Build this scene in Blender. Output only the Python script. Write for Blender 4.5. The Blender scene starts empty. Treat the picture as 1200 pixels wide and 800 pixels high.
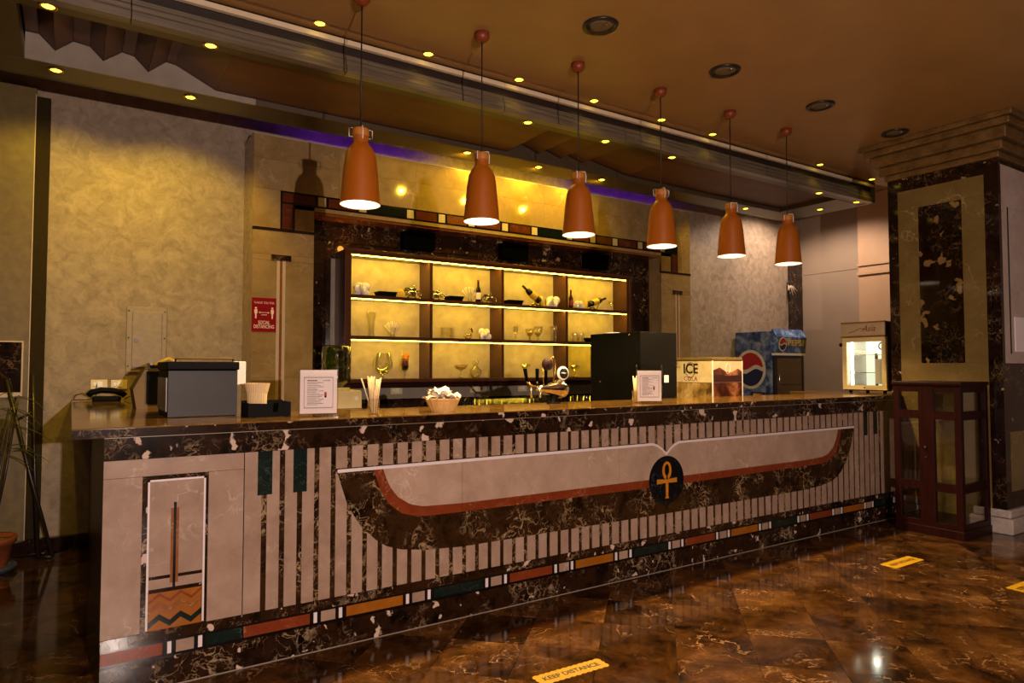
import bpy, bmesh, math, random
from mathutils import Vector, Matrix
random.seed(7)
S = bpy.context.scene
COL = S.collection
PI = math.pi

# ------------------------------------------------------------------ camera, world, exposure, key light
cam_d = bpy.data.cameras.new('camera'); cam = bpy.data.objects.new('camera', cam_d); COL.objects.link(cam)
cam.location = (-0.1328, -3.3233, 1.38)
cam.rotation_euler = (math.radians(90 + 2.25286), 0, math.radians(56.81765 - 90))
cam_d.sensor_width = 36; cam_d.lens = 788 / 1200 * 36; cam_d.clip_start = 0.05; cam_d.clip_end = 100
S.camera = cam
S.view_settings.view_transform = 'Standard'; S.view_settings.look = 'None'
S.view_settings.exposure = 0.12; S.view_settings.gamma = 1.0; S.view_settings.use_curve_mapping = False
S.cycles.use_denoising = True
S.cycles.max_bounces = 8; S.cycles.transparent_max_bounces = 24; S.cycles.sample_clamp_indirect = 4.0
W = bpy.data.worlds.new('world'); S.world = W; W.use_nodes = True
W.node_tree.nodes['Background'].inputs[0].default_value = (1.0, 0.72, 0.5, 1)
W.node_tree.nodes['Background'].inputs[1].default_value = 0.006

def light(name, kind, loc, energy, color, parent=None, rot=None, **kw):
    d = bpy.data.lights.new(name, kind); d.energy = energy; d.color = color
    for k, v in kw.items(): setattr(d, k, v)
    o = bpy.data.objects.new(name, d); COL.objects.link(o); o.location = loc
    if rot: o.rotation_euler = rot
    if parent: o.parent = parent
    return o
# hall lamp behind the camera: every pendant and its cord throws a shadow away from this spot
light('hall_lamp_light', 'POINT', (0.30, -5.2, 1.58), 800, (1.0, 0.76, 0.64), shadow_soft_size=0.02)
AMBER = (1.0, 0.66, 0.05)
SPOT_W = 46.0
PENDANT_W = 105.0
LED_E = 22.0

# ------------------------------------------------------------------ materials
def lin(c):
    if isinstance(c, str):
        c = c.lstrip('#'); c = [int(c[i:i+2], 16) / 255 for i in (0, 2, 4)]
    return tuple(((v / 12.92) if v <= .04045 else ((v + .055) / 1.055) ** 2.4) for v in c) + (1.0,)
MATS = {}
class N:
    def __init__(s, name):
        s.m = bpy.data.materials.new(name); s.m.use_nodes = True; s.t = s.m.node_tree
        s.b = s.t.nodes['Principled BSDF']; MATS[name] = s.m
    def n(s, typ, **kw):
        x = s.t.nodes.new('ShaderNode' + typ)
        for k, v in kw.items():
            if k.startswith('i_'):
                key = k[2:]; x.inputs[int(key) if key.isdigit() else key].default_value = v
            else: setattr(x, k, v)
        return x
    def l(s, a, b): s.t.links.new(a, b)
    def pos(s, rand=False, scale=None):
        g = s.n('NewGeometry').outputs['Position']
        if rand:
            oi = s.n('ObjectInfo'); c = s.n('VectorMath', operation='SCALE'); c.inputs[0].default_value = (37., 91., 53.)
            s.l(oi.outputs['Random'], c.inputs['Scale']); a = s.n('VectorMath', operation='ADD'); s.l(g, a.inputs[0]); s.l(c.outputs[0], a.inputs[1]); g = a.outputs[0]
        if scale:
            m = s.n('VectorMath', operation='MULTIPLY'); m.inputs[1].default_value = scale; s.l(g, m.inputs[0]); g = m.outputs[0]
        return g
    def noise(s, v, scale, detail=5, rough=.55, dist=0.):
        x = s.n('TexNoise', i_Scale=scale, i_Detail=detail, i_Roughness=rough, i_Distortion=dist); s.l(v, x.inputs['Vector']); return x
    def ramp(s, f, stops, interp='LINEAR'):
        r = s.n('ValToRGB'); r.color_ramp.interpolation = interp; e = r.color_ramp.elements
        while len(e) < len(stops): e.new(.5)
        for el, (p, c) in zip(e, stops): el.position = p; el.color = c if len(c) == 4 else tuple(c) + (1,)
        s.l(f, r.inputs[0]); return r.outputs[0]
    def mix(s, f, a, b, mode='MIX'):
        x = s.n('MixRGB', blend_type=mode)
        for i, v in enumerate((f, a, b)):
            if isinstance(v, (int, float)): x.inputs[i].default_value = v
            elif isinstance(v, tuple): x.inputs[i].default_value = v
            else: s.l(v, x.inputs[i])
        return x.outputs[0]
    def warp(s, v, scale, amt):
        nz = s.n('TexNoise', i_Scale=scale, i_Detail=3.); s.l(v, nz.inputs['Vector'])
        m = s.n('VectorMath', operation='SCALE', i_Scale=amt); s.l(nz.outputs['Color'], m.inputs[0])
        a = s.n('VectorMath', operation='ADD'); s.l(v, a.inputs[0]); s.l(m.outputs[0], a.inputs[1]); return a.outputs[0]
    def bump(s, h, strength=.3, dist=.01):
        b = s.n('Bump', i_Strength=strength, i_Distance=dist); s.l(h, b.inputs['Height']); s.l(b.outputs[0], s.b.inputs['Normal'])
    def set(s, rough=.5, metal=0., spec=.5, color=None):
        s.b.inputs['Roughness'].default_value = rough; s.b.inputs['Metallic'].default_value = metal
        s.b.inputs['Specular IOR Level'].default_value = spec
        if color is not None:
            if isinstance(color, tuple): s.b.inputs['Base Color'].default_value = color
            else: s.l(color, s.b.inputs['Base Color'])
        return s.m
def plain(name, col, rough=.5, metal=0., spec=.5, var=.12, scale=25.):
    k = N(name); c = lin(col); v = k.noise(k.pos(), scale, 3)
    cc = k.ramp(v.outputs['Fac'], [(.3, tuple(x * (1 - var) for x in c[:3])), (.7, tuple(min(1, x * (1 + var)) for x in c[:3]))])
    return k.set(rough, metal, spec, cc)
def emit(name, col, strength):
    k = N(name); k.b.inputs['Base Color'].default_value = (.8, .8, .8, 1)
    k.b.inputs['Emission Color'].default_value = tuple(col) + (1,); k.b.inputs['Emission Strength'].default_value = strength; return k.m
def ridge(k, p, scale, width, warp_s, warp_a):
    n = k.noise(k.warp(p, warp_s, warp_a), scale, 4, .55).outputs['Fac']
    a = k.n('Math', operation='SUBTRACT'); a.inputs[1].default_value = .5; k.l(n, a.inputs[0]); b = k.n('Math', operation='ABSOLUTE'); k.l(a.outputs[0], b.inputs[0])
    return k.ramp(b.outputs[0], [(0, (1, 1, 1)), (width * .5, (.45,) * 3), (width, (0, 0, 0))])
def dark_marble(name, base='#0b0604', mid='#2a180c', vein='#9c8468', blob='#c0a99a', blob_at=.66, scale=1., rough=.12, rand=False, vein_amt=.8, blob_s=15):
    k = N(name); p = k.pos(rand); w = k.warp(p, 6 * scale, .10)
    c = k.ramp(k.noise(w, 9 * scale, 7, .68).outputs['Fac'], [(.36, lin(base)), (.55, lin(mid)), (.70, lin(base))])
    msk = k.ramp(k.noise(p, 4 * scale, 3).outputs['Fac'], [(.46, (0, 0, 0)), (.62, (vein_amt,) * 3)])
    vf = k.mix(1., ridge(k, p, 7 * scale, .022, 5 * scale, .25), ridge(k, p, 16 * scale, .016, 9 * scale, .15), 'ADD')
    c = k.mix(k.mix(1., vf, msk, 'MULTIPLY'), c, lin(vein))
    b = k.ramp(k.noise(k.warp(p, 22 * scale, .05), blob_s * scale, 2, .5).outputs['Fac'], [(blob_at, (0, 0, 0)), (blob_at + .025, (1, 1, 1))])
    c = k.mix(b, c, lin(blob)); return k.set(rough, 0, .5, c)
def light_marble(name, a, b, vein, scale=1., rough=.18, rand=False, veinamt=.6):
    k = N(name); p = k.pos(rand); w = k.warp(p, 4 * scale, .2)
    c = k.ramp(k.noise(w, 5 * scale, 7, .66).outputs['Fac'], [(.3, lin(a)), (.7, lin(b))])
    msk = k.ramp(k.noise(p, 2.6 * scale, 2).outputs['Fac'], [(.47, (0, 0, 0)), (.66, (veinamt,) * 3)])
    vf = ridge(k, p, 3.2 * scale, .014, 3 * scale, .3)
    c = k.mix(k.mix(1., vf, msk, 'MULTIPLY'), c, lin(vein)); return k.set(rough, 0, .45, c)
def wood(name, a, b, scale=(3, 40, 40), rough=.35):
    k = N(name); p = k.pos(scale=scale); n = k.noise(k.warp(p, 1., .6), 1.4, 6, .6)
    return k.set(rough, 0, .45, k.ramp(n.outputs['Fac'], [(.3, lin(a)), (.7, lin(b))]))

# plaster wall with swirled trowel relief
k = N('plaster'); p = k.pos(); n1 = k.noise(k.warp(k.warp(p, 5, .25), 14, .08), 12, 7, .62)
c = k.ramp(n1.outputs['Fac'], [(.3, lin('#7c6b57')), (.7, lin('#a3907a'))]); k.bump(n1.outputs['Fac'], .25, .01); k.set(.55, 0, .35, c)
k = N('olive_paint'); n1 = k.noise(k.pos(), 14, 4); k.set(.5, 0, .4, k.ramp(n1.outputs['Fac'], [(.3, lin('#5a4a22')), (.7, lin('#6d5a2b'))]))
plain('post_paint', '#2c220c', .7, spec=.1); plain('right_paint', '#94806c', .6, var=.05, scale=4); plain('pilaster_paint', '#b89472', .6, var=.04, scale=4)
k = N('ceiling_paint'); n1 = k.noise(k.pos(), 3, 3); k.set(.42, 0, .3, k.ramp(n1.outputs['Fac'], [(.3, lin('#947040')), (.7, lin('#a07946'))]))
plain('trim_cream', '#b5a084', .45, var=.05); plain('dark_gap', '#241811', .5)
wood('fascia_grey', '#4e453a', '#776b5a', (2, 30, 60), .3)
wood('soffit_paint', '#33270f', '#3e2f15', (1, 3, 3), .35)
wood('fold_wood', '#4a280a', '#66380f', (1.2, 4, 4), .5)
plain('lip_brown', '#4a3d2c', .5); plain('recess_grey', '#8f8478', .35, var=.1, scale=9)
light_marble('panel_marble', '#836a44', '#9f8459', '#d8c7a0', 1.1, .10, True, .35)
light_marble('wing_beige', '#98816f', '#b29a88', '#d8c8ba', 1.3, .2); light_marble('bar_beige', '#8a7262', '#a38b7b', '#d2c2b4', 1.3, .22)
light_marble('bar_beige_slat', '#8a7262', '#a68e7e', '#d0bfb0', 1.3, .22, True, .4)
light_marble('pillar_beige', '#665430', '#78663c', '#b8a676', .9, .12)
light_marble('pillar_pink', '#b3a099', '#c7b6b0', '#8d7a74', 1.2, .15)
light_marble('plinth_white', '#9b8f88', '#c2b6ae', '#e8e0da', 1.6, .15)
light_marble('crown_marble', '#4a3418', '#7a5c33', '#241707', 1.8, .4, False, .8)
dark_marble('dark_marble'); dark_marble('dark_marble_band', blob_at=.625, blob_s=11); dark_marble('dark_marble_black', base='#0c0806', mid='#24140d', vein='#6f5a44', blob='#8a7a60', blob_at=.70, rough=.07)
dark_marble('inset_marble', base='#080504', mid='#1c0f08', vein='#5f4a30', blob='#7d653d', blob_at=.61, rough=.07, blob_s=7); dark_marble('wing_marble', base='#120a05', mid='#33200f', vein='#a08663', blob='#33200f', blob_at=.8, vein_amt=1.)
dark_marble('back_marble', base='#0f0906', mid='#2c1a10', vein='#7d6647', blob='#a28d63', blob_at=.68, rough=.08)
light_marble('counter_marble', '#553c1c', '#745628', '#a8864e', 2.2, .09)
plain('inlay_white', '#d5ccd0', .3, var=.03); plain('inlay_black', '#0d0b0b', .15); plain('ankh_gold', '#c07a1e', .3)
light_marble('inlay_rust', '#6a2a12', '#7d391c', '#c08a72', 2.5, .2); light_marble('inlay_amber', '#854d12', '#965a18', '#a87030', 2.5, .2)
light_marble('inlay_green', '#0a1614', '#12231f', '#3f5f50', 2.5, .15); light_marble('inlay_brown', '#74421c', '#8a5224', '#d0a878', 3, .2)
light_marble('ankh_disc', '#0b0b0d', '#141417', '#77797c', 3.5, .12)
wood('mahogany', '#1a0605', '#2a0d0a', (30, 30, 3), .45); MATS['mahogany'].node_tree.nodes['Principled BSDF'].inputs['Specular IOR Level'].default_value = .12; wood('shelf_wood', '#3d2113', '#57301b', (3, 30, 30), .28); wood('bar_side_wood', '#1a0b0a', '#2a1210', (20, 4, 20), .35)
k = N('shelf_back'); n1 = k.noise(k.warp(k.pos(), 6, .1), 9, 5); k.set(.5, 0, .3, k.ramp(n1.outputs['Fac'], [(.3, lin('#a8946c')), (.7, lin('#c0ad84'))]))
k = N('floor_marble'); p = k.pos(True); w = k.warp(k.warp(p, 2.5, .35), 8, .08)
oi = k.n('ObjectInfo')
c = k.ramp(k.noise(w, 3.0, 10, .74).outputs['Fac'], [(.37, lin('#180d05')), (.48, lin('#41280f')), (.60, lin('#5e3e1e')), (.74, lin('#8a683a'))])
vf = k.mix(1., ridge(k, p, 4.5, .012, 3, .35), k.mix(.6, ridge(k, p, 9, .008, 5, .3), (0, 0, 0, 1)), 'ADD')
msk = k.ramp(k.noise(p, 3.3, 2).outputs['Fac'], [(.48, (0, 0, 0)), (.66, (.7, .7, .7))])
c = k.mix(k.mix(1., vf, msk, 'MULTIPLY'), c, lin('#c59a72'))
tone = k.n('MapRange', i_3=.62, i_4=1.15); k.l(oi.outputs['Random'], tone.inputs[0]); hv = k.n('HueSaturation'); k.l(tone.outputs[0], hv.inputs['Value']); k.l(c, hv.inputs['Color'])
k.set(.09, 0, .4, hv.outputs[0])
plain('grout', '#1c120b', .6)
plain('fuse_paint', '#907e69', .5, var=.12, scale=30)
plain('downlight_glass', '#6b5b44', .6, spec=.1)
light_marble('border_rust', '#4a1e0e', '#5c2a15', '#9a705a', 2.5, .15); light_marble('border_brown', '#5a3210', '#6b3f16', '#8a6030', 2.5, .15); light_marble('border_green', '#060c0b', '#0c1614', '#20302a', 2.5, .12); plain('panel_cream', '#b3a075', .3, var=.05)
# lamps and small things
plain('terracotta', '#a0560c', .42, var=.04); plain('lamp_inner', '#f2ead9', .5, var=.02); plain('cap_cream', '#b3722e', .5, var=.04); plain('rose_red', '#7a3418', .45)
plain('black_plastic', '#060505', .6, spec=.1); plain('black_matte', '#050404', .7, spec=.12); plain('black_cable', '#150f0b', .5); plain('white_plastic', '#e8e2d8', .35, var=.02); plain('cream_plastic', '#d9c48f', .4, var=.03)
plain('chrome', '#d8d0c4', .12, 1.); plain('brushed_steel', '#161514', .5, .3, var=.4, scale=5); plain('gold', '#c9a04c', .25, 1.); plain('steel_dark', '#3b3836', .35, .7)
plain('paper', '#efe6ea', .7, var=.02); plain('paper_cream', '#d8bd8f', .7, var=.05); plain('ink', '#57453f', .7); plain('ink_red', '#a33a1c', .7); plain('ink_grey', '#8a7674', .7)
plain('sign_red', '#840b10', .7, spec=.1, var=.04); plain('sign_text', '#e9c9b8', .5, var=.02); plain('tape_yellow', '#c4980a', .45, var=.08); plain('tape_black', '#1a1408', .5)
plain('wicker', '#d6ab68', .6); plain('speaker_black', '#020202', .9, spec=.03); plain('poster_pink', '#c9a88c', .4, var=.1); plain('worktop_trim', '#d8c4a6', .45, var=.05); plain('napkin_white', '#f0e6d6', .7, var=.03); plain('napkin_fan', '#efe2cc', .7, var=.03); plain('straw', '#e4cfa8', .5, var=.05)
plain('pepsi_red', '#a5202a', .35); plain('pepsi_blue', '#10204e', .35); plain('pepsi_white', '#cfc9b4', .4); plain('fridge_dark', '#10182c', .3); plain('fridge_inside', '#5c5544', .5)
plain('badge_dark', '#260d09', .5, spec=.2); plain('leaf', '#2e3a14', .5); plain('soil', '#7a6030', .8); plain('pot_clay', '#7d3f1c', .6); plain('saucer', '#39424a', .4); plain('cane', '#241a12', .35)
plain('cola_red', '#7a1a18', .4); plain('orange_drink', '#e08a1a', .3); plain('bottle_dark', '#1c130b', .12); plain('bottle_red', '#4a1410', .12); plain('label_yellow', '#d8b23a', .5); plain('brown_bag', '#6b5220', .6)
k = N('ice_art'); p = k.pos(); n1 = k.noise(k.warp(p, 7, .2), 6, 3); k.set(.35, 0, .4, k.ramp(n1.outputs['Fac'], [(.35, lin('#4e4a28')), (.45, lin('#b9a878')), (.7, lin('#cfc09a'))]))
k = N('ice_art_gold'); n1 = k.noise(k.warp(k.pos(), 7, .2), 8, 4); k.set(.35, 0, .4, k.ramp(n1.outputs['Fac'], [(.36, lin('#4a3516')), (.5, lin('#8f713a')), (.66, lin('#c4aa74'))]))
plain('ice_dark', '#2a0c08', .35)
k = N('ice_art_brown'); n1 = k.noise(k.warp(k.pos(), 6, .2), 7, 4); k.set(.3, 0, .4, k.ramp(n1.outputs['Fac'], [(.42, lin('#240b06')), (.54, lin('#5a2a16')), (.64, lin('#8f6040')), (.78, lin('#d8bc98'))]))
k = N('pepsi_art'); n1 = k.noise(k.warp(k.pos(), 6, .2), 8, 5); k.set(.3, 0, .5, k.ramp(n1.outputs['Fac'], [(.3, lin('#0c1430')), (.45, lin('#2a4678')), (.6, lin('#7486a8')), (.75, lin('#a0a4b4'))]))
k = N('pepsi_banner'); n1 = k.noise(k.warp(k.pos(), 9, .2), 10, 4); k.set(.3, 0, .5, k.ramp(n1.outputs['Fac'], [(.35, lin('#16305c')), (.55, lin('#3c629c')), (.72, lin('#a4bad6'))]))
def thin_glass(name, tint=(.95, .95, .9), lo=.08, hi=.85):
    k = N(name); t = k.t; out = t.nodes['Material Output']; t.nodes.remove(k.b)
    tr = k.n('BsdfTransparent'); tr.inputs[0].default_value = tuple(tint) + (1,)
    gl = k.n('BsdfGlossy', i_Roughness=.04); gl.inputs[0].default_value = (.95, .93, .88, 1)
    lw = k.n('LayerWeight', i_Blend=.35); mr = k.n('MapRange', i_3=lo, i_4=hi); k.l(lw.outputs['Facing'], mr.inputs[0])
    mx = k.n('MixShader'); k.l(mr.outputs[0], mx.inputs[0]); k.l(tr.outputs[0], mx.inputs[1]); k.l(gl.outputs[0], mx.inputs[2]); k.l(mx.outputs[0], out.inputs[0])
thin_glass('glass', (.94, .94, .9), .13, .95); thin_glass('pane_glass', (.92, .93, .9), .04, .5); thin_glass('bottle_green', (.55, .66, .32), .10, .6); thin_glass('acrylic', (.97, .96, .95), .05, .5); thin_glass('smoke_glass', (.3, .28, .24), .06, .5)
emit('spot_emit', (1.0, .68, .03), 6.5); emit('bulb_emit', (1.0, .86, .62), 30.); emit('led_emit', (1.0, .66, .04), LED_E); emit('blue_led', (.18, .03, 1.0), 22.)
emit('fridge_lit', (.93, .95, .72), 1.0); emit('tube_emit', (1., 1., .88), 6.); emit('glint_amber', (1.0, .5, .05), 6.)
M = MATS

# ------------------------------------------------------------------ geometry helpers
def mk(name, verts, faces, mat, parent=None, smooth=False, recalc=True):
    xs, ys, zs = zip(*verts)
    c = Vector(((min(xs) + max(xs)) / 2, (min(ys) + max(ys)) / 2, min(zs) if parent is None else (min(zs) + max(zs)) / 2))
    me = bpy.data.meshes.new(name); me.from_pydata([tuple(Vector(v) - c) for v in verts], [], faces)
    if recalc:
        bm = bmesh.new(); bm.from_mesh(me); bmesh.ops.recalc_face_normals(bm, faces=bm.faces); bm.to_mesh(me); bm.free()
    if smooth: me.polygons.foreach_set('use_smooth', [True] * len(me.polygons))
    me.materials.append(M[mat])
    o = bpy.data.objects.new(name, me); COL.objects.link(o); o.location = c
    if parent:
        o.parent = parent
        if parent.type == 'MESH': o.location = c - Vector(parent.location)   # geometry is given in the space the parent mesh was given in
    return o
class B:
    """collects shapes for ONE mesh"""
    def __init__(s): s.v = []; s.f = []
    def add(s, v, f):
        k = len(s.v); s.v += [tuple(x) for x in v]; s.f += [tuple(i + k for i in q) for q in f]; return s
    def box(s, x0, x1, y0, y1, z0, z1):
        return s.add([(x0, y0, z0), (x1, y0, z0), (x1, y1, z0), (x0, y1, z0), (x0, y0, z1), (x1, y0, z1), (x1, y1, z1), (x0, y1, z1)],
                     [(0, 3, 2, 1), (4, 5, 6, 7), (0, 1, 5, 4), (1, 2, 6, 5), (2, 3, 7, 6), (3, 0, 4, 7)])
    def prism(s, pts, fn, d0, d1):
        n = len(pts); v = [fn(a, b, d0) for a, b in pts] + [fn(a, b, d1) for a, b in pts]
        return s.add(v, [tuple(range(n - 1, -1, -1)), tuple(range(n, 2 * n))] + [(i, (i + 1) % n, n + (i + 1) % n, n + i) for i in range(n)])
    def lathe(s, prof, c=(0, 0, 0), n=24, sx=1., sy=1., axis='z'):
        v = []; f = []
        for r, z in prof:
            for i in range(n):
                a = 2 * PI * i / n; x, y = r * math.cos(a) * sx, r * math.sin(a) * sy
                if axis == 'z': v.append((c[0] + x, c[1] + y, c[2] + z))
                elif axis == 'y': v.append((c[0] + x, c[1] + z, c[2] + y))
                else: v.append((c[0] + z, c[1] + x, c[2] + y))
        for j in range(len(prof) - 1):
            for i in range(n): f.append((j * n + i, j * n + (i + 1) % n, (j + 1) * n + (i + 1) % n, (j + 1) * n + i))
        if prof[0][0] > 1e-6: f.append(tuple(range(n - 1, -1, -1)))
        if prof[-1][0] > 1e-6: f.append(tuple(range((len(prof) - 1) * n, len(prof) * n)))
        return s.add(v, f)
    def shell(s, prof, c=(0, 0, 0), n=24):          # open lathe, no caps
        v = []; f = []
        for r, z in prof:
            for i in range(n): a = 2 * PI * i / n; v.append((c[0] + r * math.cos(a), c[1] + r * math.sin(a), c[2] + z))
        for j in range(len(prof) - 1):
            for i in range(n): f.append((j * n + i, j * n + (i + 1) % n, (j + 1) * n + (i + 1) % n, (j + 1) * n + i))
        return s.add(v, f)
    def tube(s, pts, r, n=8, r1=None):
        pts = [Vector(p) for p in pts]; v = []; f = []; m = len(pts)
        for i, p in enumerate(pts):
            d = (pts[min(i + 1, m - 1)] - pts[max(i - 1, 0)]).normalized()
            a = d.cross(Vector((0, 0, 1)) if abs(d.z) < .9 else Vector((1, 0, 0))).normalized(); b = d.cross(a)
            rr = r if r1 is None else r + (r1 - r) * i / (m - 1)
            for j in range(n): t = 2 * PI * j / n; v.append(tuple(p + a * rr * math.cos(t) + b * rr * math.sin(t)))
        for i in range(m - 1):
            for j in range(n): f.append((i * n + j, i * n + (j + 1) % n, (i + 1) * n + (j + 1) % n, (i + 1) * n + j))
        f += [tuple(range(n - 1, -1, -1)), tuple(range((m - 1) * n, m * n))]
        return s.add(v, f)
    def ell(s, c, rx, ry, rz, n=16, m=10):
        return s.lathe([(max(1e-7, math.sin(PI * i / m)) , -math.cos(PI * i / m)) for i in range(m + 1)], (0, 0, 0), n) and s._sc(c, rx, ry, rz, n * (m + 1))
    def _sc(s, c, rx, ry, rz, k):
        for i in range(len(s.v) - k, len(s.v)): x, y, z = s.v[i]; s.v[i] = (c[0] + x * rx, c[1] + y * ry, c[2] + z * rz)
        return s
    def mk(s, name, mat, parent=None, smooth=False): return mk(name, s.v, s.f, mat, parent, smooth)
def box(name, x0, x1, y0, y1, z0, z1, mat, parent=None, bevel=0.):
    o = B().box(x0, x1, y0, y1, z0, z1).mk(name, mat, parent)
    if bevel:
        bm = bmesh.new(); bm.from_mesh(o.data); bmesh.ops.bevel(bm, geom=list(bm.edges), offset=bevel, segments=2, affect='EDGES', profile=.5); bm.to_mesh(o.data); bm.free()
    return o
def FR(y): return lambda a, b, d: (a, y - d, b)              # face looking at -y, d = proud
def LF(x): return lambda a, b, d: (x - d, -a, b)             # face looking at -x, a runs to -y
def FL(z): return lambda a, b, d: (a, b, z + d)              # floor
def circle(cx, cz, rx, rz=None, n=40, a0=0, a1=2 * PI): rz = rz or rx; return [(cx + rx * math.cos(a0 + (a1 - a0) * i / n), cz + rz * math.sin(a0 + (a1 - a0) * i / n)) for i in range(n + (0 if abs(a1 - a0 - 2 * PI) < 1e-6 else 1))]
def rect(a0, a1, b0, b1): return [(a0, b0), (a1, b0), (a1, b1), (a0, b1)]
def tag(o, label, cat, group=None, kind=None):
    if label: o['label'] = label
    if cat: o['category'] = cat
    if group: o['group'] = group
    if kind: o['kind'] = kind
    return o
def thing(name, label, cat, loc=(0, 0, 0), rz=0., group=None):
    o = bpy.data.objects.new(name, None); COL.objects.link(o); o.location = loc; o.rotation_euler = (0, 0, rz); o.empty_display_size = .1
    return tag(o, label, cat, group)
def struct(o): o['kind'] = 'structure'; return o
def dup(root, loc, label, rz=None):
    r = root.copy(); COL.objects.link(r); r.location = loc; r['label'] = label
    if rz is not None: r.rotation_euler = (0, 0, rz)
    for ch in list(root.children):
        c = ch.copy(); COL.objects.link(c); c.parent = r
        for g in list(ch.children): d = g.copy(); COL.objects.link(d); d.parent = c
    return r
def text(name, body, size, fn, mat, parent=None, ax=0., bx=0., align='CENTER', d=.001, width=None, shear=0., bold=0.):
    cu = bpy.data.curves.new(name, 'FONT'); cu.body = body; cu.size = size; cu.align_x = align; cu.extrude = d / 2; cu.shear = shear; cu.resolution_u = 3; cu.offset = bold
    o = bpy.data.objects.new('tmp', cu); COL.objects.link(o); bpy.context.view_layer.update()
    me = bpy.data.meshes.new_from_object(o.evaluated_get(bpy.context.evaluated_depsgraph_get()))
    vs = [tuple(v.co) for v in me.vertices]; fs = [tuple(q.vertices) for q in me.polygons]
    bpy.data.objects.remove(o); bpy.data.meshes.remove(me); bpy.data.curves.remove(cu)
    sc = 1.
    if width: xs = [v[0] for v in vs]; sc = width / (max(xs) - min(xs))
    return mk(name, [fn(ax + x * sc, bx + y, z + d / 2) for x, y, z in vs], fs, mat, parent, recalc=False)
ORD = ['first', 'second', 'third', 'fourth', 'fifth', 'sixth', 'seventh', 'eighth', 'ninth', 'tenth']
YW, YP, YM = 2.95, 2.58, 2.82      # back wall, stone surround face, marble field inside its opening
ZT = 1.13                          # bar top

# ------------------------------------------------------------------ structure
floor = struct(box('floor', -5, 9.5, -8, 3.1, -.12, -.012, 'grout'))
def build_tiles():
    th = math.radians(56.81765)
    def px(x, y):
        dx, dy = x - cam.location.x, y - cam.location.y; return dx * math.sin(th) - dy * math.cos(th), dx * math.cos(th) + dy * math.sin(th)
    st = .526; h = st / math.sqrt(2) / 2 * math.sqrt(2) - .0016; me = None; n = 0
    for i in range(-30, 40):
        for j in range(-30, 40):
            dmin, s = 3.86 + st * (i + .5), 2.337 + st * (j + .5); x, y = (s + dmin) / 2, (s - dmin) / 2
            if not (-2.2 < x < 9 and -3.6 < y < 2.9): continue
            if x > .35 and y > .3: continue
            a, b = px(x, y)
            if b < 1.2 or abs(a) > .76 * b + .55: continue
            if me is None:
                o = B().prism([(h, 0), (0, h), (-h, 0), (0, -h)], FL(0), -.012, 0).mk('tile', 'floor_marble', floor); me = o.data
                o.location = Vector((x, y, -.006)) - Vector(floor.location)
            else:
                o = bpy.data.objects.new('tile', me); COL.objects.link(o); o.parent = floor; o.location = Vector((x, y, -.006)) - Vector(floor.location)
            n += 1
    # ground under the rest of the hall, same stone
    print('TILES', n)
build_tiles()
fb = B()
for (x0, x1, y0, y1) in ((-5, -2.6, -8, 3.1), (-2.6, 9.5, -8, -3.95), (.7, 9.5, .65, 2.95), (7.6, 9.5, -3.95, .65)): fb.box(x0, x1, y0, y1, -.012, -.003)
fb.mk('floor_field', 'floor_marble', floor)

wall_back = struct(box('wall_back', -2.5, 9.5, YW, YW + .15, 0, 3.85, 'plaster'))
wall_right = struct(box('wall_right', 9.35, 9.5, -8, YW, 0, 3.85, 'right_paint'))
box('pilaster', 9.26, 9.35, 1.15, 1.98, 0, 3.85, 'pilaster_paint', wall_right)
box('moulding', 9.235, 9.26, 1.14, 1.99, 2.70, 2.74, 'pilaster_paint', wall_right)
box('moulding', 9.24, 9.26, 1.14, 1.99, 2.83, 2.86, 'pilaster_paint', wall_right)
box('moulding', 9.343, 9.35, 1.98, YW, 2.815, 2.825, 'right_paint', wall_right)
# olive bay left of the plaster wall, with its post and inlaid dark square
wall_left = struct(box('wall_left', -2.5, -.40, YW - .10, YW, 0, 3.5, 'olive_paint'))
box('post', -.40, -.31, YW - .07, YW, 0, 3.45, 'post_paint', wall_left, .004)
box('corner_bead', -.405, -.399, YW - .108, YW - .095, 0, 3.45, 'trim_cream', wall_left)
inl = box('inlay_panel', -.95, -.44, YW - .112, YW - .10, 1.20, 1.57, 'dark_marble_black', wall_left)
for nm, a in (('inlay_border', (-.95, -.437, 1.57, 1.58)), ('inlay_border', (-.95, -.437, 1.165, 1.20)), ('inlay_border', (-.447, -.437, 1.2, 1.57))):
    box(nm, a[0], a[1], YW - .113, YW - .10, a[2], a[3], 'trim_cream', wall_left)
struct(box('baseboard_back', -2.5, .0, YW - .125, YW - .075, 0, .11, 'dark_marble_black'))
# dark curtain-like reveal at the right end of the back wall
rev = struct(box('trim_1', 9.02, 9.345, YW - .03, YW, 0, 3.0, 'dark_marble_black'))

ceiling = struct(box('ceiling', -5, 9.5, -8, .72, 3.51, 3.60, 'ceiling_paint'))
box('shadow_strip', -5, 9.5, .72, .88, 3.535, 3.60, 'ceiling_paint', ceiling)
box('upper_ceiling', -5, 9.5, .88, 3.1, 3.85, 3.9, 'ceiling_paint', ceiling)

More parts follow.
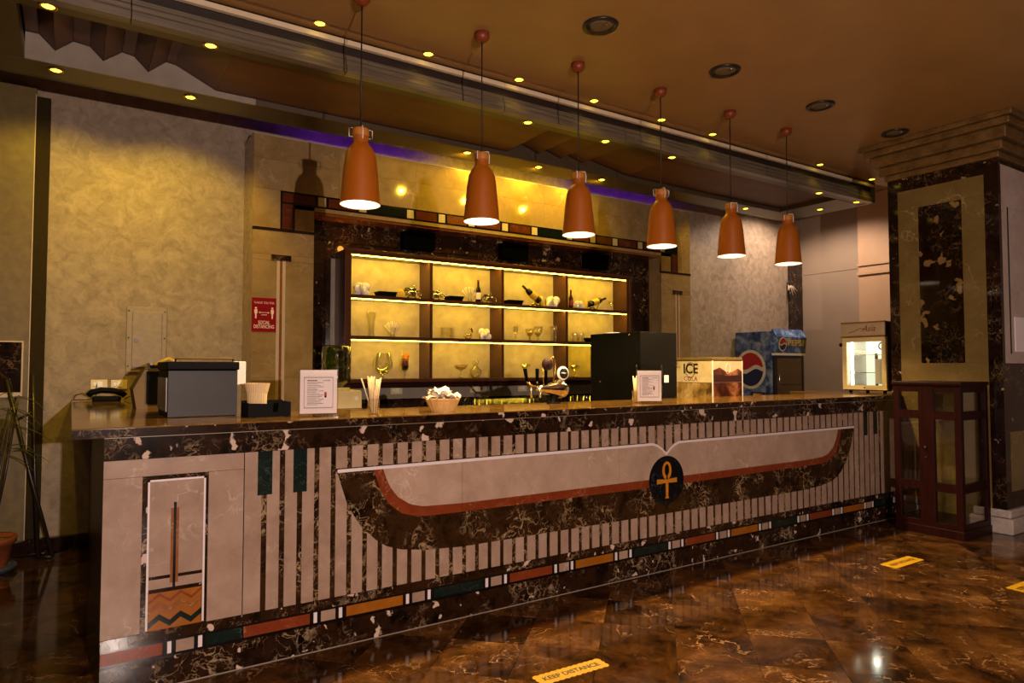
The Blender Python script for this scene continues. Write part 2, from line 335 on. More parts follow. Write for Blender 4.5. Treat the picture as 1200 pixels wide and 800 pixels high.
# ------------------------------------------------------------------ dropped canopy over the bar
CX0, CX1 = -2.4, 7.65
cp = thing('bar_canopy', 'long dropped timber canopy with folded wood panels above the bar', 'canopy', (0, 0, 3.3))
def cbox(n, x0, x1, y0, y1, z0, z1, m, **k): return box(n, x0, x1, y0, y1, z0 - 3.3, z1 - 3.3, m, cp, **k)
xs = [CX0] + [(-1.12 + 1.22 * i) for i in range(0, 8)] + [CX1]
for a, b in zip(xs[:-1], xs[1:]):
    cbox('top_trim', a + .002, b - .002, .86, .89, 3.483, 3.515, 'worktop_trim')
    # stepped grey fascia moulding
    pr = [(.93, 3.30), (.862, 3.30), (.862, 3.345), (.872, 3.36), (.872, 3.385), (.885, 3.40), (.885, 3.425), (.93, 3.425)]
    B().prism([(y, z - 3.3) for y, z in pr], lambda p, q, d: (d, p, q), a + .003, b - .003).mk('fascia_board', 'fascia_grey', cp)
cbox('fascia_gap', CX0, CX1, .90, .98, 3.42, 3.56, 'dark_gap')
cbox('front_soffit', CX0, CX1 - .002, .93, 1.02, 3.305, 3.40, 'soffit_paint')
cbox('back_soffit', CX0, CX1 - .002, 1.77, 2.03, 3.30, 3.40, 'soffit_paint')
cbox('end_soffit', CX0, -.42, 1.02, 1.77, 3.302, 3.40, 'soffit_paint')
cbox('end_soffit', 7.14, CX1 - .002, 1.02, 1.77, 3.302, 3.40, 'soffit_paint')
cbox('end_board', CX1 - .03, CX1 + .01, .862, 2.06, 3.30, 3.85, 'fascia_grey')
B().prism([(2.03, .0), (2.25, .066), (2.25, .55), (2.03, .55)], lambda p, q, d: (d, p, q), CX0, CX1).mk('back_board', 'dark_gap', cp)
cbox('recess_wall', -.42, 7.14, 1.77, 1.80, 3.40, 3.66, 'recess_grey')
cbox('recess_lip', -.42, .95, 1.755, 1.772, 3.30, 3.52, 'recess_grey'); cbox('recess_lip', .95, 7.14, 1.755, 1.772, 3.30, 3.52, 'lip_brown')
cbox('recess_wall', -.42, 7.14, .985, 1.02, 3.40, 3.66, 'soffit_paint')
cbox('recess_top', -.45, 7.17, .985, 1.80, 3.64, 3.66, 'dark_gap')
fold = [(-.42, 3.47), (-.35, 3.47), (-.265, 3.385), (-.17, 3.47), (-.08, 3.46), (-.004, 3.385), (.10, 3.47), (.17, 3.46), (.255, 3.375), (.36, 3.47), (.42, 3.465), (.68, 3.345), (1.9, 3.343), (3.13, 3.345),
        (3.29, 3.44), (3.48, 3.385), (3.53, 3.44), (3.74, 3.385), (3.79, 3.44), (4.01, 3.385), (4.06, 3.44), (4.58, 3.355), (5.85, 3.345), (7.14, 3.345)]
for (a, za), (b, zb) in zip(fold[:-1], fold[1:]):
    B().prism([(a + .001, za - 3.3), (b - .001, zb - 3.3), (b - .001, zb - 3.282), (a + .001, za - 3.282)], lambda p, q, d: (p, d, q), 1.025, 1.735).mk('panel', 'fold_wood', cp)
    B().prism([(a, za - 3.303), (b, zb - 3.303), (b, zb - 3.285), (a, za - 3.285)], lambda p, q, d: (p, d, q), 1.736, 1.753).mk('panel_gap_shade', 'dark_gap', cp)  # dark strip paints the shade in the gap behind the folded panels

# ------------------------------------------------------------------ recessed yellow spotlights
def spot_proto():
    t = thing('recessed_spotlight', 'x', 'spotlight', (0, 0, 0), group='small yellow ceiling spotlights')
    B().lathe([(.032, 0), (.032, -.004), (.044, -.004), (.047, 0)], n=20).mk('ring', 'gold', t, True)
    B().lathe([(.031, -.0005), (.025, -.004), (.0, -.006)], n=18).mk('lens', 'spot_emit', t, True)
    d = bpy.data.lights.new('spot_light', 'SPOT'); d.energy = SPOT_W; d.color = AMBER; d.spot_size = math.radians(152); d.spot_blend = .55; d.shadow_soft_size = .025
    o = bpy.data.objects.new('spot_light', d); COL.objects.link(o); o.location = (0, 0, -.02); o.parent = t
    return t
sp0 = spot_proto(); used = False
def put_spots(pts, txt, watts=SPOT_W, cone=100, tilt=0):
    global used
    n = len(pts)
    for i, p in enumerate(pts):
        w = ORD[i] + ' from left' if i < n - 1 else 'rightmost'
        lab = 'small yellow spotlight, %s in %s' % (w, txt)
        if not used: sp0.location = p; sp0['label'] = lab; used = True; t = sp0
        else: t = dup(sp0, p, lab)
        if watts:
            for c in t.children:
                if c.type == 'LIGHT': c.data = c.data.copy(); c.data.energy = watts[i] if isinstance(watts, tuple) else watts; c.data.spot_size = math.radians(cone[i] if isinstance(cone, tuple) else cone); c.rotation_euler = (math.radians(tilt[i] if isinstance(tilt, tuple) else tilt), 0, 0)
put_spots([(x, .79, 3.534) for x in (1.12, 1.87, 2.62, 3.35, 4.11, 4.77, 6.46, 7.47)], 'the row along the ceiling edge above the pendants', 1.0, 90)
put_spots([(x, .965, 3.304) for x in (-.28, .52, 2.82, 3.62, 4.42, 6.71, 7.45)], 'the front row under the canopy', 10, 120)
put_spots([(x, 1.86, 3.299) for x in (-.26, .53, 2.78, 3.56, 4.35, 6.62)], 'the back row under the canopy', (52, 66, 22, 22, 22, 16), (95, 95, 125, 125, 125, 95), (45, 45, 72, 72, 72, 45))
put_spots([(-.62, 1.35, 3.301), (7.42, 1.40, 3.301)], 'the pair at the canopy ends', 14, 130)

# large dead downlights in the hall ceiling
def downlight(x, y, lab):
    t = thing('ceiling_downlight', lab, 'downlight', (x, y, 3.51), group='large round ceiling downlights')
    B().lathe([(.075, -.002), (.085, -.012), (.105, -.012), (.112, 0)], n=32).mk('rim', 'steel_dark', t, True)
    B().lathe([(.086, -.006), (.05, -.009), (.0, -.010)], n=28).mk('glass_cover', 'downlight_glass', t, True)
    B().ell((0, -.055, -.011), .010, .012, .008).mk('bulb', 'chrome', t, True)
    return t
for i, x in enumerate((2.575, 3.74, 4.91, 6.06)): downlight(x, -.19, 'large unlit round downlight with chrome rim, %s in the hall ceiling' % ('nearest and leftmost', 'second from left', 'third from left', 'farthest right')[i])

# ------------------------------------------------------------------ pendant lamps
def pendant_proto():
    t = thing('pendant_lamp', 'x', 'pendant lamp', (0, 0, 2.30), group='terracotta bottle pendant lamps above the bar')
    sh = [(.113, 0), (.112, .012), (.103, .12), (.093, .22), (.083, .29), (.068, .325), (.048, .345), (.043, .352), (.043, .395), (.0435, .397), (0, .398)]
    inn = [(.0, .36), (.04, .34), (.078, .28), (.09, .2), (.1, .1), (.1085, .004), (.113, 0)]
    B().shell(sh, n=40).mk('shade', 'terracotta', t, True)
    B().shell(inn, n=40).mk('shade_lining', 'lamp_inner', t, True)
    B().lathe([(.046, .392), (.047, .396), (.047, .428), (.044, .434), (.0, .436)], n=32).mk('cap', 'cap_cream', t, True)
    # swing-top wire bail
    b = B()
    for s in (-1, 1): b.tube([(s * .046, 0, .385), (s * .066, 0, .385), (s * .066, 0, .432), (s * .046, 0, .436)], .0028, 6)
    b.tube([(0, -.05, .365), (0, -.052, .41), (0, -.047, .44), (0, 0, .446)], .0032, 6)
    b.mk('wire_clasp', 'white_plastic', t, True)
    B().tube([(0, 0, .44), (0, 0, 1.19)], .0042, 8).mk('cord', 'black_cable', t, True)
    B().lathe([(.0, 1.150), (.03, 1.155), (.047, 1.175), (.048, 1.209)], n=24).mk('ceiling_rose', 'rose_red', t, True)
    B().lathe([(.0, .05), (.045, .06), (.055, .1), (.045, .14), (.02, .17), (.018, .30)], n=20).mk('bulb', 'bulb_emit', t, True)
    d = bpy.data.lights.new('pendant_light', 'SPOT'); d.energy = PENDANT_W; d.color = (1.0, .66, .28); d.spot_size = math.radians(122); d.spot_blend = .35; d.shadow_soft_size = .03
    o = bpy.data.objects.new('pendant_light', d); COL.objects.link(o); o.location = (0, 0, .035); o.parent = t
    return t
PX = [1.211, 2.008, 2.79, 3.595, 4.40, 5.165]
pd = pendant_proto(); pd.location = (PX[0], .30, 2.30); pd['label'] = 'nearest and largest terracotta bottle pendant, leftmost of the row'
pd.rotation_euler = (0, 0, math.radians(-8))
for i, x in enumerate(PX[1:]):
    dup(pd, (x, .30, 2.30), ('terracotta bottle pendant lamp, second from left above the bar', 'terracotta bottle pendant lamp, third from left above the bar', 'terracotta bottle pendant lamp, fourth from left above the bar', 'terracotta bottle pendant lamp, fifth from left, before the plain wall', 'smallest terracotta bottle pendant, rightmost of the row')[i], math.radians((35, 42, -15, 38, 10)[i]))

# ------------------------------------------------------------------ the bar
bar = thing('bar_counter', 'long stone bar front with inlaid winged ankh emblem and striped slabs', 'bar')
box('carcass', .006, 6.40, .03, .16, 0, 1.08, 'inlay_black', bar)
box('side_panel', .0, .03, .03, YW - .08, 0, 1.08, 'bar_side_wood', bar)
box('inner_panel', .03, .55, YW - .12, YW - .08, 0, 1.08, 'bar_side_wood', bar)
box('inner_panel', .50, .53, .62, YW - .08, 0, 1.08, 'bar_side_wood', bar)
bx = [-.012, .52, 1.03, 1.70, 2.30, 2.875, 3.30, 3.735, 4.35, 4.91, 5.5, 6.06, 6.40]
for a, b in zip(bx[:-1], bx[1:]): box('plinth_slab', a + .001, b - .001, -.012, .03, 0, .124, 'dark_marble', bar)
box('plinth_line', -.012, 6.40, -.0140, -.011, .0, .004, 'recess_grey', bar)
bj = [-.012, .10, .654, 1.03, 1.332, 1.554, 2.083, 2.66, 3.2, 3.75, 4.35, 4.949, 5.55, 6.06, 6.40]
for a, b in zip(bj[:-1], bj[1:]): box('top_band_slab', a + .001, b - .001, -.014, .03, .988, 1.084, 'dark_marble_band', bar)
box('band_joint_line', -.012, 6.40, -.0155, -.012, 1.0825, 1.0855, 'recess_grey', bar)
for a, b in zip(bx[:-1], bx[1:]): box('low_band_slab', a + .001, b - .001, -.006, .03, .197, .241, 'dark_marble', bar)
box('tile_bed', -.010, 6.40, -.003, .03, .124, .197, 'inlay_black', bar)
def tile(a, b, m, z0=.137, z1=.187): box('border_tile', a, b, -.007, -.003, z0, z1, m, bar)
tile(-.01, .222, 'inlay_rust'); tile(.241, .257, 'inlay_white'); tile(.275, .347, 'bar_beige'); tile(.364, .381, 'inlay_white'); tile(.396, .55, 'inlay_green')
x = .556; kk = 0
while x < 6.2:
    tile(x, x + .305, ('inlay_rust', 'inlay_amber', 'inlay_green')[kk % 3])
    if x + .34 < 6.3: tile(x + .324, x + .341, 'inlay_white'); tile(x + .360, x + .432, 'bar_beige'); tile(x + .450, x + .467, 'inlay_white')
    x += .4885; kk += 1
# slats: dark marble ground with beige strips, cut round the wing
CXW = 3.305; WZ = .858
def interp(tb, x):
    if x <= tb[0][0]: return tb[0][1]
    for (a, p), (b, q) in zip(tb[:-1], tb[1:]):
        if x <= b: return p + (q - p) * (x - a) / (b - a)
    return tb[-1][1]
OUT = [(0, .383), (1.6, .388), (1.815, .402), (1.964, .425), (2.05, .455), (2.107, .495), (2.181, .566), (2.225, .63), (2.263, .70), (2.291, .784), (2.313, WZ)]
ORO = [(0, .572), (1.6, .58), (1.816, .583), (1.891, .592), (1.965, .614), (2.038, .671), (2.086, .751), (2.124, WZ)]
ORI = [(0, .626), (1.6, .628), (1.841, .637), (1.916, .656), (1.99, .704), (2.039, .77), (2.072, WZ)]
JO = [.55, 1.705, 2.873, 3.735, 4.91, 6.06]
for a, b in zip(JO[:-1], JO[1:]): box('stripe_ground', a + .0008, b - .0008, .0, .03, .241, .988, 'wing_marble', bar)
box('end_slab', 6.062, 6.40, -.004, .03, .241, .988, 'bar_beige', bar)
def slat(a, b, z0, ztop):      # ztop(x) or number
    n = 5; top = [(a + (b - a) * i / n, ztop(a + (b - a) * i / n) if callable(ztop) else ztop) for i in range(n + 1)]
    if min(z for _, z in top) - z0 < .004: top = [(u, max(z, z0 + .004)) for u, z in top]
    if not callable(ztop): top = [top[0], top[-1]]
    B().prism([(a, z0), (b, z0)] + top[::-1], FR(0), 0, .005).mk('slat', 'bar_beige_slat', bar)
pitch = .0830; x0 = .6395; edges = [x0 + pitch * i for i in range(66)]
spans = [(.551, edges[0] - .0125)] + [(a + .0125, b - .0125) for a, b in zip(edges[:-1], edges[1:])]
for a, b in spans:
    if b > 6.06: b = 6.059
    if b - a < .01: continue
    m = (a + b) / 2; dx = abs(m - CXW); lo = min(abs(a - CXW), abs(b - CXW)); hi = max(abs(a - CXW), abs(b - CXW))
    if lo > 2.32: slat(a, b, .243, .986); continue
    slat(a, b, .243, lambda u: interp(OUT, min(abs(u - CXW), 2.313)) if abs(u - CXW) < 2.313 else .86)
    dip = .876
    if lo < .12: dip = .80 + .62 * min(lo, .12)
    slat(a, b, dip, .986)
for a, b, z in ((.609, .6755, .782), (.774, .8395, .779), (5.772, 5.8375, .78), (5.935, 6.001, .782)): box('green_bar', a, b, -.0065, 0, z, .986, 'inlay_green', bar)
def between(name, lo, hi, a, b, mat, d):
    n = max(2, int((b - a) / .02)); us = [a + (b - a) * i / n for i in range(n + 1)]
    us = [u for u in us if hi(u) - lo(u) > -1e-6]
    if len(us) < 2: return
    B().prism([(u, lo(u)) for u in us] + [(u, max(hi(u), lo(u) + 1e-4)) for u in us[::-1]], FR(0), 0, d).mk(name, mat, bar)
dxf = lambda u: abs(u - CXW)
cuts = [.9915, 1.705, 2.873, CXW, 3.735, 4.91, 5.6185]
for a, b in zip(cuts[:-1], cuts[1:]):
    a += .0008; b -= .0008
    between('wing_feather_slab', lambda u: interp(OUT, dxf(u)), lambda u: interp(ORO, dxf(u)) if dxf(u) < 2.124 else WZ, a, b, 'wing_marble', .0065)
    A, C_ = max(a, CXW - 2.124), min(b, CXW + 2.124)
    between('wing_rust_band', lambda u: interp(ORO, dxf(u)), lambda u: interp(ORI, dxf(u)) if dxf(u) < 2.072 else WZ, A, C_, 'inlay_rust', .0075)
    A, C_ = max(a, CXW - 2.072), min(b, CXW + 2.072)
    top = lambda u: WZ if dxf(u) > .13 else .80 + .058 * (dxf(u) / .13) ** .7
    between('wing_panel', lambda u: interp(ORI, dxf(u)), top, A, C_, 'wing_beige', .007)
wl = [(CXW - 2.313, .862)] + [(CXW - d, z) for d, z in ((.15, .862), (.12, .860), (.08, .846), (.04, .822), (0, .788))]
for sgn in (1, -1):
    pts = [(CXW + sgn * (u - CXW), z) for u, z in wl]; B().prism([(u, z + .009) for u, z in pts] + [(u, z - .007) for u, z in pts[::-1]], FR(0), 0, .009).mk('wing_white_edge', 'inlay_white', bar)
dsc = B().prism(circle(CXW, .610, .166, n=56), FR(0), 0, .010).mk('emblem_disc', 'ankh_disc', bar)
lo = circle(0, 0, .043, .062, 30, -PI / 2 + .25, 3 * PI / 2 - .25); li = circle(0, .004, .023, .040, 30, -PI / 2 + .25, 3 * PI / 2 - .25)
def lf(a, b, d): return (a, -.010 - d, b)
ank = B(); n = len(lo)
for i in range(n - 1): ank.prism([(CXW + lo[i][0], .676 + lo[i][1]), (CXW + lo[i + 1][0], .676 + lo[i + 1][1]), (CXW + li[i + 1][0], .676 + li[i + 1][1]), (CXW + li[i][0], .676 + li[i][1])], lf, 0, .003)
ank.prism([(CXW - .010, .49), (CXW + .010, .49), (CXW + .0125, .60), (CXW - .0125, .60)], lf, 0, .0032)
ank.prism([(CXW - .018, .487), (CXW + .018, .487), (CXW + .012, .50), (CXW - .012, .50)], lf, 0, .0031)
for s in (-1, 1): ank.prism([(CXW, .593), (CXW + s * .095, .589), (CXW + s * .095, .622), (CXW, .616)][::s], lf, 0, .003)
ank.mk('ankh', 'ankh_gold', dsc)
# left pictorial panel
for a, b, c, d in ((-.012, .134, .243, .910), (.397, .548, .243, .910), (-.012, .548, .9115, .986)): box('panel_slab', a, b - .001, -.005, .03, c, d, 'bar_beige', bar)
box('panel_dark_frame', .134, .397, -.003, .03, .241, .9105, 'dark_marble', bar)
for a, b, c, d in ((.154, .162, .249, .893), (.377, .385, .249, .893), (.154, .385, .885, .893)): box('panel_white_line', a, b, -.0065, 0, c, d, 'inlay_white', bar)
box('panel_field', .162, .377, -.005, 0, .41, .885, 'bar_beige', bar)
for s in (-1, 1): box('column_inlay', .262 + s * .0105 - .0055, .262 + s * .0105 + .0055, -.0065, 0, .44, .765, 'inlay_brown', bar)
box('column_core', .2567, .2673, -.0075, 0, .42, .79, 'inlay_black', bar)
box('field_stripe', .164, .375, -.006, 0, .463, .477, 'dark_marble', bar); box('field_stripe', .164, .375, -.006, 0, .405, .422, 'dark_marble', bar)
box('lower_field', .164, .375, -.0055, 0, .246, .405, 'inlay_amber', bar)
def zig(zc, h, m, d):
    n = 5; us = [.164 + .211 * i / n for i in range(n + 1)]; zz = [zc + (.032 if i % 2 else 0) for i in range(n + 1)]
    B().prism(list(zip(us, [z - h / 2 for z in zz])) + list(zip(us, [z + h / 2 for z in zz]))[::-1], FR(0), 0, d).mk('chevron', m, bar)
zig(.268, .026, 'inlay_green', .0066); zig(.325, .024, 'inlay_brown', .0064); zig(.365, .012, 'inlay_rust', .0062)
for o in bar.children: pass

ct = thing('bar_worktop', 'polished brown marble worktop running along the bar and back to the wall', 'worktop', (0, 0, 1.086))
def wt(x0, x1, y0, y1): box('worktop_slab', x0, x1, y0, y1, 0, ZT - 1.086, 'counter_marble', ct, .004)
cuts = [-.13, .645, 2.08, 3.6, 5.0, 6.395]
for a, b in zip(cuts[:-1], cuts[1:]): wt(a + .0006, b - .0006, -.035, .62)
wt(-.13, .645, .6212, 1.75); wt(-.13, .645, 1.7512, YW - .003); wt(6.40, 7.25, .07, .62); wt(6.40, 7.25, .6212, 1.15)
# sub-top front strip in dark marble under the top edge
for a, b in zip(cuts[:-1], cuts[1:]): box('edge_strip', a + .0006, b - .0006, -.037, -.0335, .002, .038, 'dark_marble', ct)
rs = thing('bar_return', 'dark wooden base under the right end of the bar top', 'bar base', (6.42, .1, 0))
box('panel', 0, .8, 0, 1.0, 0, 1.085, 'bar_side_wood', rs)

# ------------------------------------------------------------------ stone surround of the back bar
SX0, SX1, OX0, OX1, OZ = 1.118, 6.444, 1.635, 5.93, 2.765
bs = thing('back_bar_surround', 'beige marble surround framing the back bar, with inlaid border', 'wall surround', (0, 0, 0))
box('core', SX0 + .02, OX0 - .02, YP + .02, YW, 0, 3.355, 'inlay_black', bs); box('core', OX1 + .02, SX1 - .02, YP + .02, YW, 0, 3.355, 'inlay_black', bs)
box('core', OX0 - .02, OX1 + .02, YP + .02, YW, OZ + .02, 3.355, 'inlay_black', bs)
def pt(x0, x1, z0, z1, y0=YP, y1=YP + .022): box('stone_tile', x0 + .0008, x1 - .0008, y0, y1, z0 + .0008, z1 - .0008, 'panel_marble', bs)
cols = [SX0, 1.86, 2.62, 3.38, 4.15, 4.92, 5.68, SX1]
for zi, (z0, z1) in enumerate(((2.91, 3.17), (3.17, 3.372))):
    for a, b in zip(cols[:-1], cols[1:]): pt(a, b, z0, z1)
for s in (0, 1):
    f = (lambda v: v) if s == 0 else (lambda v: SX0 + SX1 - v)
    def q(a, b, z0, z1): u = sorted((f(a), f(b))); pt(u[0], u[1], z0, z1)
    q(SX0, 1.343, 2.578, 2.91); q(1.465, OX0, 2.578, 2.80)
    q(SX0, 1.318, 0, 1.30); q(SX0, 1.318, 1.30, 2.30); q(1.392, OX0, 0, 1.30); q(1.392, OX0, 1.30, 2.30); q(SX0, OX0, 2.35, 2.553); q(1.318, 1.392, 0, 1.0)
    q(SX0, 1.27, 2.30, 2.35); q(1.437, OX0, 2.30, 2.35)
    a, b = sorted((f(SX0), f(OX0))); box('black_band', a - .004, b + .004, YP - .006, YP + .02, 2.553, 2.578, 'dark_marble_black', bs)
    a, b = sorted((f(1.27), f(1.437))); box('bar_head', a, b, YP - .008, YP + .02, 2.30, 2.348, 'dark_marble_black', bs)
    for (u, v, m) in ((1.318, 1.344, 'trim_cream'), (1.344, 1.366, 'inlay_brown'), (1.366, 1.392, 'trim_cream')):
        a, b = sorted((f(u), f(v))); box('inlay_rod', a, b, YP - .003, YP + .02, 1.0, 2.30, m, bs)
    # border legs
    for (u, v, m) in ((1.343, 1.358, 'inlay_black'), (1.358, 1.448, 'border_rust'), (1.448, 1.465, 'inlay_black')):
        a, b = sorted((f(u), f(v))); box('border_leg', a, b, YP - .003, YP + .02, 2.578, 2.80, m, bs)
    # returns of the opening and outer sides
    xo = f(OX0); xs_ = f(SX0)
    box('reveal', min(xo, xo + (.02 if s else -.02)), max(xo, xo + (.02 if s else -.02)), YP + .0225, YM, 0, OZ, 'panel_marble', bs)
    box('outer_side', min(xs_, xs_ + (-.02 if s else .02)), max(xs_, xs_ + (-.02 if s else .02)), YP + .0225, YW, 0, 3.37, 'panel_marble', bs)
pt(1.465, SX0 + SX1 - 1.465, 2.765, 2.80)
box('border_bed', 1.343, SX0 + SX1 - 1.343, YP - .002, YP + .02, 2.80, 2.91, 'inlay_black', bs)
xx = 1.358; kk = 0; pat = [(.30, 'inlay_rust'), (.072, 'panel_cream'), (.0, ''), ]
seq = [('border_rust', .285), ('panel_cream', .07), ('border_rust', .26), ('panel_cream', .07), ('border_green', .36), ('panel_cream', .07), ('border_rust', .22), ('panel_cream', .07), ('border_brown', .22), ('panel_cream', .07)]
while xx < SX0 + SX1 - 1.40:
    m, w = seq[kk % len(seq)]; w = min(w, SX0 + SX1 - 1.358 - xx)
    box('border_tile', xx, xx + w, YP - .007, YP - .002, 2.815, 2.895, m, bs); xx += w + .024; kk += 1
box('lintel_soffit', OX0, OX1, YP + .0225, YM, OZ - .02, OZ, 'inlay_brown', bs)
box('top_cap', SX0 - .004, SX1 + .004, YP - .004, YW, 3.372, 3.378, 'trim_cream', bs)
# marble field inside the opening
mj = [OX0, 2.05, 2.66, 3.30, 3.95, 4.55, 5.15, 5.55, OX1]
for a, b in zip(mj[:-1], mj[1:]):
    box('marble_slab', a + .001, b - .001, YM - .015, YM + .02, 2.56, OZ - .02, 'back_marble', bs); box('marble_slab', a + .001, b - .001, YM, YM + .02, 2.40, 2.558, 'back_marble', bs)
for a, b in ((OX0, 1.87), (5.40, OX1)):
    for z0, z1 in ((0, .8), (.8, 1.6), (1.6, 2.4)): box('marble_slab', a + .001, b - .001, YM, YM + .02, z0 + .001, z1 - .001, 'back_marble', bs)
for a, b in ((OX0, OX0 + .05), (OX1 - .05, OX1)): box('frame_fillet', a, b, YM - .03, YM, 0, OZ - .02, 'back_marble', bs)
box('pale_strip', 1.865, 1.91, YM - .01, YM + .02, 1.2, 2.40, 'recess_grey', bs)
box('pale_wall', 1.91, 5.40, YM, YM + .02, 1.08, 1.30, 'recess_grey', bs)
for a, b in zip([1.87, 2.6, 3.3, 4.0, 4.7], [2.6, 3.3, 4.0, 4.7, 5.40]): box('backsplash_slab', a + .001, b - .001, YM - .012, YM + .02, .9, 1.08, 'back_marble', bs)
# blue LED line lying on top of the surround
for a, b, w in ((SX0 + .45, 3.0, 'left'), (4.65, SX1 - .02, 'right')):
    bl = box('led_strip', a, b, YP + .13, YP + .15, 3.379, 3.386, 'blue_led'); tag(bl, 'blue-violet light strip glowing behind the %s half of the surround top' % w, 'light strip', 'blue light strips on the surround')
for i, x in enumerate((3.25, 3.85, 4.45)):  # unseen spots added for the yellow wash at the surround top
    t = thing('added_cove_spot', 'added unseen yellow spotlight behind the canopy washing the stone surround, %s of three' % ('left', 'middle', 'right')[i], 'spotlight', (x, 2.25, 3.50), group='added unseen yellow spotlights behind the canopy')
    B().lathe([(0, 0), (.03, 0), (.03, .05), (.034, .055)], n=20, axis='y').mk('housing', 'gold', t, True); B().lathe([(.026, .0552), (.02, .058), (0, .059)], n=18, axis='y').mk('lens', 'spot_emit', t, True)
    light('added_cove_light', 'SPOT', (0, .075, -.01), 26, AMBER, t, (math.radians(52), 0, 0), spot_size=math.radians(125), spot_blend=.9, shadow_soft_size=.02)
# three black boxes on the marble above the shelves
for i, x in enumerate((2.72, 3.86, 5.02)):
    t = thing('wall_speaker', 'black rectangular speaker above the shelves, %s of three' % ('leftmost', 'middle', 'rightmost')[i], 'speaker', (x, YM - .02, 2.55), group='black speakers above the shelves')
    box('case', -.17, .17, -.09, 0, 0, .17, 'speaker_black', t, .006); box('grille', -.155, .155, -.094, -.09, .012, .158, 'speaker_black', t)

# ------------------------------------------------------------------ lit shelf unit
YS, YB = 2.52, 2.76
su = thing('shelf_unit', 'brown wooden wall shelf unit lit by yellow light strips', 'shelf unit', (0, 0, 1.2))
def sb(n, x0, x1, y0, y1, z0, z1, m, bv=0): return box(n, x0, x1, y0, y1, z0 - 1.2, z1 - 1.2, m, su, bv)
UX0, UX1 = 1.905, 5.352
sb('side', UX0, UX0 + .055, YS, YM, 1.2, 2.455, 'shelf_wood', .004); sb('side', UX1 - .055, UX1, YS, YM, 1.2, 2.455, 'shelf_wood', .004)
sb('top', UX0 + .055, UX1 - .055, YS, YM, 2.41, 2.455, 'shelf_wood')
sb('back', UX0 + .055, UX1 - .055, YB, YB + .02, 1.25, 2.41, 'shelf_back')
sb('face_trim', UX0 - .01, UX1 + .01, YS - .012, YS, 2.435, 2.462, 'shelf_wood', .004)
for xx in (UX0 - .01, UX1 - .02): sb('face_trim', xx, xx + .03, YS - .012, YS, 1.2, 2.435, 'shelf_wood', .004)
SH = [1.28, 1.672, 2.046]                          # standing heights of the three boards
for z in SH[1:]: sb('shelf_board', UX0 + .055, UX1 - .055, YS + .004, YB, z - .034, z, 'shelf_wood')
sb('bottom_board', UX0 - .02, UX1 + .02, YS - .03, YM, 1.245, 1.28, 'shelf_wood', .006)
sb('bottom_moulding', UX0 - .01, UX1 + .01, YS - .015, YM, 1.20, 1.245, 'mahogany', .008)
for xr in (2.775, 3.594, 4.43):
    for z0, z1 in ((1.28, 1.638), (1.672, 2.012), (2.046, 2.41)): sb('divider', xr - .03, xr, YS + .006, YB, z0, z1, 'shelf_wood')
for z in (1.638, 2.012, 2.41): sb('led_strip', UX0 + .06, UX1 - .06, YS + .004, YS + .014, z - .009, z - .001, 'led_emit'); light('shelf_strip_light', 'AREA', ((UX0 + UX1) / 2, YS + .03, z - 1.2 - .012), {1.638: 5., 2.012: 7.5, 2.41: 11.}[z], (1., .66, .045), su, (math.radians(28), 0, 0), shape='RECTANGLE', size=UX1 - UX0 - .16, size_y=.012)
for i in range(6): B().ell((2.3 + .52 * i + (.1 if i % 2 else 0), YS - .014, 2.449 - 1.2), .011, .003, .005, 10, 6).mk('trim_stud', 'chrome', su)
# small warm lamp hidden on top of the unit's left end
t = thing('strip_end_lamp', 'small amber light on top of the left end of the shelves', 'lamp', (1.99, 2.70, 2.455))
B().tube([(-.03, 0, .012), (.04, 0, .012)], .01, 10).mk('tube', 'glint_amber', t)
light('strip_end_light', 'POINT', (0, .02, .06), .8, (1., .45, .06), t, shadow_soft_size=.03)

# ------------------------------------------------------------------ things on the shelves
def glass_thing(name, label, x, z, prof, cat='glass', mat='glass', y=2.62, n=20, grp='glassware on the lit shelves'):
    o = B().shell(prof, (0, 0, 0), n).mk(name, mat, None, True); o.location = (x, y, z); return tag(o, label, cat, grp)
def wine(h=.16, r=.032): return [(.03, 0), (.028, .003), (.005, .008), (.004, h * .45), (r * .8, h * .55), (r, h * .75), (r * .8, h)]
def tumbler(h=.1, r=.045): return [(.0, .004), (r * .9, .0), (r * .92, .004), (r, h)]
def coupe(h=.13, r=.05): return [(.033, 0), (.03, .004), (.005, .01), (.005, h * .55), (r * .7, h * .72), (r, h)]
z1, z2, z3 = SH[2], SH[1], SH[0]
# middle row
glass_thing('beer_glass', 'tall slim beer glass in the left bay of the middle shelf', 2.19, z2, [(.03, 0), (.026, .03), (.03, .1), (.042, .2), (.045, .23)])
def fan(x, z, label, y=2.62, s=1.):
    t = thing('napkin_glass', label, 'glass', (x, y, z), group='glasses with folded napkins')
    B().shell([(.03, 0), (.028, .004), (.022, .03), (.036 * s, .09 * s)], n=18).mk('bowl', 'glass', t, True)
    b = B()
    for i in range(9):
        a = (i - 4) * .2; b.add([(0, -.008, .02), (math.sin(a - .11) * .11 * s, -.008 - .01 * (i % 2), .02 + math.cos(a - .11) * .13 * s), (math.sin(a + .11) * .11 * s, .008, .02 + math.cos(a + .11) * .13 * s), (0, .008, .02)], [(0, 1, 2, 3)])
    b.mk('napkin', 'napkin_fan', t)
fan(2.40, z2, 'stem glass with fanned napkin in the left bay of the middle shelf')
glass_thing('bowl_tumbler', 'wide clear tumbler in the second bay of the middle shelf', 2.985, z2, tumbler(.11, .075))
t = thing('glass_swan', 'small golden glass swan beside the white bowl, middle shelf', 'figurine', (3.22, 2.62, z2))
B().ell((0, 0, .03), .05, .03, .03).mk('body', 'glass', t, True); B().tube([(.03, 0, .04), (.05, 0, .08), (.035, 0, .115), (.015, 0, .1)], .009, 8).mk('neck', 'gold', t, True)
